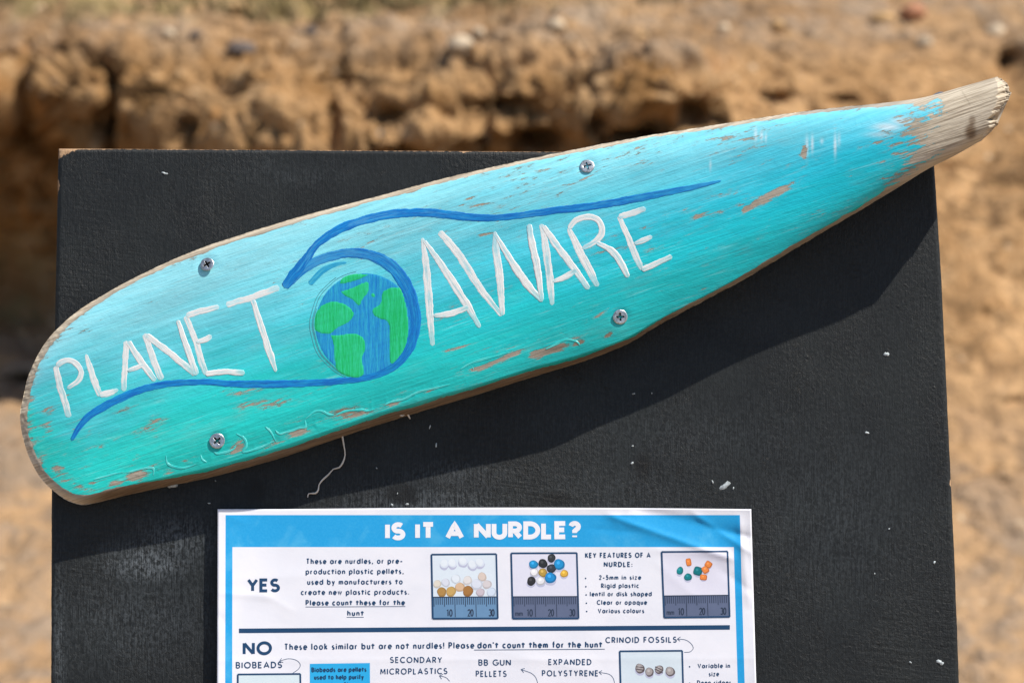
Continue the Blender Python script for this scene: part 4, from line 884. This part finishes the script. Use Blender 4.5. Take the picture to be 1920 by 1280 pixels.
# stroke alphabet: round geometric sans, cap height 1
def arc(cx, cy, rx, ry, a0, a1, n_=14):
    a = np.radians(np.linspace(a0, a1, n_)); return list(zip(cx + rx * np.cos(a), cy + ry * np.sin(a)))
X_ = .68; r_ = .32
o_ = [arc(r_, .34, r_, .34, 0, 360, 22)]
GL = {
 'A': (.86, [[(0, 0), (.43, 1), (.86, 0)], [(.15, .30), (.71, .30)]]), 'B': (.58, [[(.0, 0), (0, 1), (.30, 1)] + arc(.30, .76, .24, .24, 90, -90) + [(0, .52)], [(0, .52), (.32, .52)] + arc(.32, .26, .26, .26, 90, -90) + [(0, 0)]]),
 'C': (.82, [arc(.5, .5, .5, .5, 48, 312, 22)]), 'D': (.74, [[(0, 0), (0, 1), (.26, 1)] + arc(.26, .5, .48, .5, 90, -90, 18) + [(0, 0)]]), 'E': (.52, [[(.52, 1), (0, 1), (0, 0), (.52, 0)], [(0, .52), (.46, .52)]]),
 'F': (.50, [[(.5, 1), (0, 1), (0, 0)], [(0, .52), (.44, .52)]]), 'G': (.92, [arc(.5, .5, .5, .5, 48, 352, 24) + [(.56, .46)]]), 'H': (.68, [[(0, 0), (0, 1)], [(.68, 0), (.68, 1)], [(0, .52), (.68, .52)]]), 'I': (.0, [[(0, 0), (0, 1)]]),
 'K': (.60, [[(0, 0), (0, 1)], [(.56, 1), (.02, .45)], [(.2, .62), (.62, 0)]]), 'L': (.46, [[(0, 1), (0, 0), (.46, 0)]]), 'M': (.88, [[(0, 0), (.06, 1)], [(.08, .97), (.44, .22), (.80, .97)], [(.82, 1), (.88, 0)]]), 'N': (.74, [[(0, 0), (0, 1)], [(.03, .96), (.71, .04)], [(.74, 0), (.74, 1)]]),
 'O': (1.0, [arc(.5, .5, .5, .5, 0, 360, 28)]), 'P': (.54, [[(0, 0), (0, 1), (.28, 1)] + arc(.28, .73, .27, .27, 90, -90) + [(0, .46)]]), 'R': (.58, [[(0, 0), (0, 1), (.28, 1)] + arc(.28, .73, .27, .27, 90, -90) + [(0, .46)], [(.26, .46), (.58, 0)]]),
 'S': (.60, [arc(.31, .75, .27, .25, 40, 250, 12) + arc(.30, .26, .30, .26, 75, -150, 14)]), 'T': (.60, [[(0, 1), (.6, 1)], [(.3, 1), (.3, 0)]]), 'U': (.66, [[(0, 1), (0, .33)] + arc(.33, .33, .33, .33, 180, 360) + [(.66, 1)]]), 'V': (.80, [[(0, 1), (.4, 0), (.8, 1)]]),
 'X': (.66, [[(0, 0), (.66, 1)], [(0, 1), (.66, 0)]]), 'Y': (.70, [[(0, 1), (.36, .46)], [(.7, 1), (.34, .46)], [(.35, .52), (.35, 0)]]),
 'a': (.68, o_ + [[(.69, 0), (.69, X_)]]), 'b': (.64, o_ + [[(0, 0), (0, 1.05)]]), 'c': (.50, [arc(r_, .34, r_, .34, 50, 310, 16)]), 'd': (.68, o_ + [[(.69, 0), (.69, 1.05)]]), 'e': (.58, [[(.02, .34), (.58, .34)] + arc(r_, .34, r_, .34, 5, 315, 18)]),
 'f': (.30, [[(.34, 1.0), (.24, 1.02), (.15, .95), (.14, .82), (.14, 0)], [(-.08, X_), (.40, X_)]]), 'g': (.68, o_ + [[(.69, X_), (.69, -.05)] + arc(.38, -.05, .31, .28, 0, -140, 10)]), 'h': (.52, [[(0, 0), (0, 1.05)], [(0, .36)] + arc(.26, .38, .26, .26, 180, 0, 10) + [(.52, 0)]]),
 'i': (.0, [[(0, 0), (0, X_)], [(0, .86), (0, .98)]]), 'k': (.46, [[(0, 0), (0, 1.05)], [(.42, X_), (.02, .28)], [(.16, .40), (.46, 0)]]), 'l': (.0, [[(0, 0), (0, 1.05)]]),
 'm': (.86, [[(0, 0), (0, X_)], [(0, .40)] + arc(.215, .42, .215, .22, 180, 0, 9) + [(.43, 0)], [(.43, .40)] + arc(.645, .42, .215, .22, 180, 0, 9) + [(.86, 0)]]), 'n': (.50, [[(0, 0), (0, X_)], [(0, .38)] + arc(.25, .39, .25, .25, 180, 0, 10) + [(.5, 0)]]),
 'o': (.64, o_), 'p': (.64, o_ + [[(0, X_), (0, -.36)]]), 'q': (.68, o_ + [[(.69, X_), (.69, -.36)]]), 'r': (.28, [[(0, 0), (0, X_)], [(0, .34)] + arc(.24, .38, .24, .25, 180, 75, 7)]), 's': (.36, [arc(.18, .47, .16, .16, 45, 250, 9) + arc(.18, .16, .18, .16, 75, -145, 10)]),
 't': (.40, [[(.18, .94), (.18, 0)], [(-.12, X_), (.54, X_)]]), 'u': (.50, [[(0, X_), (0, .25)] + arc(.25, .25, .25, .25, 180, 360, 10) + [(.5, X_)], [(.5, X_), (.5, 0)]]), 'v': (.52, [[(0, X_), (.26, 0), (.52, X_)]]), 'w': (.82, [[(0, X_), (.21, 0), (.41, X_), (.61, 0), (.82, X_)]]),
 'y': (.52, [[(0, X_), (.27, 0.02)], [(.52, X_), (.12, -.36)]]), 'z': (.44, [[(0, X_), (.44, X_), (0, 0), (.44, 0)]]), 'x': (.5, [[(0, 0), (.5, X_)], [(0, X_), (.5, 0)]]),
 '0': (.5, [arc(.25, .5, .25, .5, 0, 360, 22)]), '1': (.2, [[(0, .85), (.2, 1), (.2, 0)]]), '2': (.5, [arc(.25, .75, .25, .25, 170, -25, 10) + [(0, 0), (.52, 0)]]), '3': (.5, [arc(.24, .76, .22, .24, 150, -80, 10), arc(.24, .28, .26, .28, 80, -150, 12)]), '5': (.5, [[(.46, 1), (.1, 1), (.05, .56)] + arc(.23, .32, .27, .32, 110, -150, 14)]),
 '?': (.46, [arc(.23, .76, .23, .24, 170, -60, 12) + [(.23, .42), (.23, .28)], [(.23, .1), (.23, -.03)]]), '!': (.0, [[(0, .3), (0, 1.05)], [(0, .0), (0, .12)]]), ',': (.06, [[(.06, .10), (.0, -.14)]]), '.': (.0, [[(0, -.01), (0, .11)]]), ':': (.0, [[(0, -.01), (0, .11)], [(0, .5), (0, .62)]]), '-': (.40, [[(-.02, .36), (.42, .36)]]), "'": (.0, [[(0, .8), (0, 1.05)]]), ' ': (.30, [])}
def ribbons(polys, wd, off=0.06, step=5.0): return ribbons_(polys, wd, off, step, paper_h)
def text(name, s, x0, x1, yb, cap, wt, mat, yb2=None, off=0.06, parent=None, under=None, sp=.20, fit_h=1.0, extra=None):
    yb2 = yb if yb2 is None else yb2
    wt = wt * 1.12; wf = wt / cap; pos = []; x = wf / 2; gaps = []
    kx = 1.0
    adv = sum(GL[ch][0] for ch in s); gp = sum((sp + wf) * (1.0 if ch != ' ' else .7) for ch in s[:-1]) + wf
    kx = min(max(((x1 - x0) / cap - gp) / max(adv, .1), .75), 1.7)      # letters take up the width, gaps keep theirs
    for i, ch in enumerate(s):
        a, st = GL[ch]; pos.append(x); x += a * kx + (sp + wf) * (1.0 if ch != ' ' else .7)
    tot = x - sp - wf / 2
    # fit: widen the gaps so the line ends where the photo's does
    fx = (x1 - x0) / (tot * cap); polys = []
    gx_ = min(max(fx, .80), 1.8)
    slack = (x1 - x0) - tot * cap * gx_; ng = max(1, len(s) - 1)
    for i, (ch, p) in enumerate(zip(s, pos)):
        for st in GL[ch][1]:
            polys.append([(x0 + (p + q[0] * kx) * cap * gx_ + slack * i / ng, yb - (wt / 2 + q[1] * (cap - wt)) + (yb2 - yb) * ((p + q[0]) / tot)) for q in st])
    wd = [wt] * len(polys)
    if under: polys.append([(under[0], under[1]), (under[2], under[3])]); wd.append(under[4])
    Vs, Fs = ribbons(polys, wd, off, 5.0)
    o = mesh(name, np.concatenate(Vs), Fs, mat, parent or poster, smooth=False); o['label'] = 'printed words ' + s.strip()
    return o
M_NAVY = flat('navy_ink', NAVY); M_WINK = flat('unprinted_white', (0.82, 0.83, 0.89)); M_SKYB = flat('sky_blue_ink', (0.02, .40, .78)); M_PALEB = flat('pale_blue_print', (0.66, .76, .84)); M_RULER = flat('ruler_grey_print', (0.105, 0.135, 0.23)); M_INK = flat('dark_ink', (0.02, 0.035, 0.07))
text('heading_text', 'IS IT A NURDLE?', 722, 1089, 1012.5, 34, 8.0, M_WINK, 1010, sp=.05)
text('word', 'YES', 463, 525, 1109.5, 26, 5.0, M_NAVY, sp=.08)
text('word', 'NO', 455, 510, 1228, 26, 5.0, M_NAVY, 1227, sp=.12)
B = [('These are nurdles, or pre-', 574, 755, 1057, 1.9), ('production plastic pellets,', 573, 757, 1076.3, 1.9), ('used by manufacturers to', 576, 755, 1095.8, 1.9), ('create new plastic products.', 564, 767, 1115, 1.9)]
for s, a, b, y, w_ in B: text('text_line', s, a, b, y, 10.8, w_, M_NAVY, y - .8)
text('text_line', 'Please count these for the', 573, 759, 1134.6, 10.8, 2.1, M_NAVY, 1134, under=(573, 1137, 760, 1136.2, 1.1))
text('text_line', 'hunt', 651, 682, 1154, 10.8, 2.1, M_NAVY, under=(650, 1156.3, 682, 1156.3, 1.1))
text('text_line', 'These look similar but are not nurdles! Please', 533, 889, 1218, 12.5, 2.1, M_NAVY, 1215)
text('text_line', "don't count them for the hunt", 895, 1129, 1215, 12.5, 2.35, M_NAVY, 1213.6, under=(889, 1217.6, 1134, 1216, 1.1))
text('caption', 'BIOBEADS', 442, 529, 1252.5, 12.4, 2.0, M_NAVY, 1251.5)
text('caption', 'SECONDARY', 731, 829, 1242, 11.6, 1.8, M_NAVY); text('caption', 'MICROPLASTICS', 713, 839, 1264, 11.8, 1.8, M_NAVY, 1263)
text('caption', 'BB GUN', 897, 958, 1247, 11.8, 1.8, M_NAVY); text('caption', 'PELLETS', 892, 950, 1268, 11.8, 1.8, M_NAVY)
text('caption', 'EXPANDED', 1028, 1109, 1246, 11.6, 1.8, M_NAVY); text('caption', 'POLYSTYRENE', 1016, 1122, 1267, 11.6, 1.8, M_NAVY)
text('caption', 'CRINOID FOSSILS', 1135, 1269, 1205, 11.6, 1.9, M_NAVY, 1204)
text('caption', 'KEY FEATURES OF A', 1097, 1220, 1045.5, 10, 1.9, M_NAVY, 1045); text('caption', 'NURDLE:', 1132, 1186, 1062.3, 10, 1.9, M_NAVY)
for s, a, b, y, bx in [('2-5mm in size', 1123, 1202, 1086.5, 1098), ('Rigid plastic', 1127, 1198, 1102, 1098.5), ('lentil or disk shaped', 1106, 1222, 1117.5, 1099), ('Clear or opaque', 1119, 1213, 1133.2, 1099.5), ('Various colours', 1121, 1208, 1149, 1100)]:
    text('text_line', s, a, b, y, 9.2, 1.7, M_NAVY, y - .3)
for s, a, b, y in [('Variable in', 1308, 1369, 1252), ('size', 1329, 1348, 1267.3), ('Deep ridges', 1307, 1371, 1283.5)]: text('text_line', s, a, b, y, 9.2, 1.6, M_NAVY, y - .4)
def quadpatch(name, q, mat, off, parent=poster, nx=None):
    """flat printed area with the paper's own bends; q = 4 corners clockwise from the upper left"""
    q = np.array(q, float); nx = nx or max(2, int(np.abs(q[1] - q[0]).max() / 4) + 1); ny = max(2, int(np.abs(q[3] - q[0]).max() / 4) + 1)
    a, b = np.meshgrid(np.linspace(0, 1, nx), np.linspace(0, 1, ny), indexing='ij'); a = a[..., None]; b = b[..., None]
    P = (q[0] * (1 - a) + q[1] * a) * (1 - b) + (q[3] * (1 - a) + q[2] * a) * b
    return mesh(name, W(P[..., 0], P[..., 1], paper_h(P[..., 0], P[..., 1]) + off), gridf(nx, ny, True), mat, parent)
quadpatch('divider_bar', [(448, 1177.5), (1368.5, 1171), (1368.5, 1179.5), (448, 1186)], M_NAVY, .06)
nb_ = quadpatch('blue_note', [(581, 1243.5), (693.5, 1242), (695, 1400), (581, 1400)], M_SKYB, .06)
text('text_line', 'Biobeads are pellets', 584, 687, 1259.6, 9.4, 1.9, M_NAVY, 1258.6, off=.11, parent=nb_); text('text_line', 'used to help purify', 589, 682, 1273.4, 9.4, 1.9, M_NAVY, 1272.6, off=.11, parent=nb_); text('text_line', 'water. They', 606, 668, 1287.4, 9.4, 1.9, M_NAVY, off=.11, parent=nb_)
def lines(name, polys, wd, mat, parent=poster, off=.06, label=None):
    Vs, Fs = ribbons(polys, wd, off, 4.0); o = mesh(name, np.concatenate(Vs), Fs, mat, parent, smooth=False)
    if label: o['label'] = label
    return o
def arrow(pts, head):
    c = cr(np.array(pts, float), 3); lines('arrow', [c, head], [1.0, 1.1], M_NAVY)
arrow([(549, 1261), (560, 1253), (563, 1245), (556, 1237), (541, 1234), (525, 1238)], [(528, 1233), (524, 1239), (531, 1241)])
arrow([(836, 1281), (833, 1300), (850, 1290), (843, 1276), (836, 1269), (824, 1266)][3:], [(831, 1263), (824, 1266), (828, 1272)]) 
arrow([(1009, 1284), (1005, 1270), (996, 1261), (978, 1254.5)], [(984, 1252), (977, 1254), (982, 1260)])
arrow([(1153, 1284), (1150, 1271), (1142, 1263), (1124, 1259.5)], [(1129, 1256), (1123, 1259), (1128, 1264)])
arrow([(1283, 1222), (1294, 1221), (1300, 1214), (1296, 1206), (1286, 1199), (1271, 1197)], [(1276, 1193), (1270, 1197), (1275, 1201)])
def disc(cx, cy, r, asp=1, rot=0, n_=18, sq=0):
    a = np.linspace(0, 2 * np.pi, n_, endpoint=False); c, s = np.cos(a), np.sin(a)
    if sq: k_ = (np.abs(c) ** sq + np.abs(s) ** sq) ** (-1 / sq); c, s = c * k_, s * k_
    if not sq and r > 3: f_ = 1 + .05 * np.sin(2 * a + cx) + .035 * np.sin(3 * a + cy) + .02 * np.sin(5 * a + cx * 2); c, s = c * f_, s * f_
    x = r * asp * c; y = r * s; return np.stack([cx + x * math.cos(rot) - y * math.sin(rot), cy + x * math.sin(rot) + y * math.cos(rot)], 1)
def blob(name, P, mat, off, parent):
    c = P.mean(0); A = np.vstack([c, P]); V = W(A[:, 0], A[:, 1], paper_h(A[:, 0], A[:, 1]) + off); n_ = len(P)
    return mesh(name, V, [(0, 1 + (i + 1) % n_, 1 + i) for i in range(n_)], mat, parent, smooth=False)
for (x, y) in [(1098, 1083.5), (1098.5, 1099), (1099, 1114.5), (1099.5, 1130), (1100, 1145.5), (1293, 1249), (1293, 1280)]: blob('bullet', disc(x, y, 1.5), M_NAVY, .06, poster)
FM = {}
def ink(c):
    k_ = tuple(c)
    if k_ not in FM: FM[k_] = flat('photo_ink', k_)
    return FM[k_]
def photo(q, bg, label, ruler=True, num=True, ry=0.655):
    q = np.array(q, float)
    def at(a, b): return (q[0] * (1 - a) + q[1] * a) * (1 - b) + (q[3] * (1 - a) + q[2] * a) * b
    ph = quadpatch('printed_photo', [at(0, 0), at(1, 0), at(1, 1), at(0, 1)], ink(bg), .06); ph['label'] = label
    c = [at(.012, .012), at(.988, .012), at(.988, .988), at(.012, .988), at(.012, .012)]
    lines('photo_border', [c[0:2], c[1:3], c[2:4], c[3:5]], [3.2] * 4, M_NAVY, ph, .13)
    if ruler:
        quadpatch('ruler', [at(.02, ry), at(.98, ry), at(.98, .975), at(.02, .975)], M_RULER if num != 2 else ink((.13, .26, .44)), .10, ph)
        P = []; wd = []
        for i in range(31):
            x = .035 + i * .0315; l = .12
            if i % 5 == 0: l = .15
            if i % 10 == 0 and i: l = .31
            P.append([at(x, ry + .01), at(x, min(.97, ry + l))]); wd.append(1.25)
        P.append([at(.02, ry + .005), at(.98, ry + .005)]); wd.append(1.6)
        lines('ruler_marks', P, wd, M_INK, ph, .13)
        for s, a in (('10', .22), ('20', .535), ('30', .85)):
            x0 = at(a, .93); x1 = at(a + .09, .93); Vs = text('ruler_number', s, x0[0], x1[0], x0[1] + 3.5, 14, 1.8, M_INK, off=.13, parent=ph, sp=.10)
        if num == 1:
            x0 = at(.05, .95); text('ruler_number', 'mm', x0[0], x0[0] + 14, x0[1], 10, 1.2, M_INK, off=.13, parent=ph, sp=.1)
    return ph, at
Z4 = lambda x, y: (790 + x / 6, 1020 + y / 6)
p1, at1 = photo([(807.5, 1037.5), (932, 1036.5), (935, 1160), (810, 1160.5)], (.68, .77, .86), 'printed photo of clear and amber pellets above a ruler', num=2)
def pel(ph, zx, zy, r, col, rim=None, asp=1, rot=0, sq=0, hl=None, off=.10, Z=Z4, shadow=True):
    x, y = Z(zx, zy)
    if shadow: blob('printed_shade', disc(x - .3, y + r * .42, r * 1.02, asp, rot), ink((.48, .50, .66)), off - .02 + .0008 * (zx % 13), ph)
    blob('printed_pellet', disc(x, y, r, asp, rot, sq=sq), ink(rim or tuple(k * .62 for k in col)), off + .0012 * (zx % 17), ph)
    blob('printed_pellet', disc(x - .1 * r, y - .12 * r, r * .80, asp, rot, sq=sq), ink(col), off + .022 + .0012 * (zx % 17), ph)
    if hl: blob('printed_highlight', disc(x - .2 * r, y - .3 * r, r * .32), ink(hl), off + .045 + .0012 * (zx % 17), ph)
for (a, b) in [(260, 215), (350, 210), (470, 190), (575, 225), (660, 205)]: pel(p1, a, b, 8.5, (.74, .81, .88), (.66, .73, .84))
for (a, b, r, c) in [(180, 445, 7.5, (.70, .66, .58)), (275, 430, 8, (.66, .70, .80)), (390, 390, 9, (.72, .79, .87)), (520, 405, 8.5, (.72, .70, .70)), (625, 450, 10.5, (.66, .71, .82)), (685, 365, 8.3, (.66, .56, .50)), (740, 450, 8.5, (.62, .58, .60)), (435, 480, 9, (.66, .46, .30)),
                     (230, 535, 9, (.42, .24, .07)), (335, 530, 9.5, (.55, .36, .12)), (525, 525, 10, (.36, .17, .045)), (665, 540, 8, (.56, .50, .56)), (790, 540, 9, (.60, .70, .84))]:
    pel(p1, a, b, r, c, tuple(k * .8 for k in c), shadow=False)
p2, at2 = photo([(957, 1035), (1083, 1034.5), (1086.5, 1160), (960, 1160.5)], (.70, .71, .84), 'printed photo of coloured pellets above a ruler')
for (a, b, r, c, asp) in [(1465, 155, 8, (.03, .035, .04), .95), (1262, 225, 8.3, (.01, .28, .60), 1), (1368, 215, 8.6, (.02, .025, .03), 1), (1465, 270, 8, (.03, .04, .055), 1.2), (1552, 225, 10, (.01, .27, .60), 1.05), (1272, 315, 7.6, (.80, .80, .85), 1), (1368, 318, 8.3, (.45, .30, .06), 1), (1608, 328, 7.3, (.72, .42, .05), 1),
                          (1238, 412, 8.6, (.025, .025, .03), .95), (1345, 412, 8.3, (.74, .75, .80), 1), (1452, 375, 10.6, (.01, .25, .60), 1)]:
    pel(p2, a, b, r, c, None, asp, hl=tuple(min(1, k * 1.5 + .03) for k in c))
p3, at3 = photo([(1239, 1032.5), (1365.6, 1031.5), (1369.7, 1157), (1244, 1158.5)], (.70, .70, .82), 'printed photo of teal and orange pieces above a ruler', ry=.66)
Z5 = lambda x, y: (1100 + x / 5.647, 1020 + y / 5.647)
for (a, b, r, c, asp, rot, sq) in [(988, 278, 7.4, (.0, .22, .25), .85, .5, 0), (1073, 345, 7.2, (.0, .20, .23), 1, 0, 0), (1178, 282, 8.2, (.0, .17, .20), 1, .3, 4), (1080, 188, 5, (.80, .24, .05), 1.45, 1.4, 5), (1290, 212, 6, (.80, .24, .05), 1.1, .6, 5), (1257, 268, 6.2, (.82, .25, .06), 1.1, 1.0, 5), (1237, 348, 5.4, (.80, .24, .05), 1.25, .1, 5)]:
    pel(p3, a, b, r, c, None, asp, rot, sq, Z=Z5, hl=tuple(min(1, k * 1.4 + .03) for k in c))
p4, at4 = photo([(1160.5, 1218.5), (1280.5, 1217.5), (1284, 1345), (1164, 1345)], (.62, .72, .80), 'printed photo of four ridged crinoid fossils', ruler=False)
Z7 = lambda x, y: (1080 + x / 5.333, 1170 + y / 5.333)
for (a, b, r, asp, rot) in [(640, 440, 9, 1, .2), (735, 475, 8.3, 1, 0), (832, 450, 8, 1, .5), (942, 470, 9, 1, 0)]:
    pel(p4, a, b, r, (.36, .33, .33), (.12, .10, .11), asp, rot, Z=Z7, hl=(.5, .48, .48))
for (a, b, sl) in [(640, 425, .1), (640, 450, .15), (832, 440, .5), (828, 462, .5)]:
    x, y = Z7(a, b); lines('fossil_ridge', [[(x - 7.5, y - 7.5 * sl), (x + 7.5, y + 7.5 * sl)]], [1.5], ink((.09, .07, .08)), p4, .19)
p5, at5 = photo([(444.5, 1262), (564.5, 1261), (566, 1380), (444.5, 1380)], (.62, .74, .80), 'pale blue printed photo box under the word BIOBEADS', ruler=False)
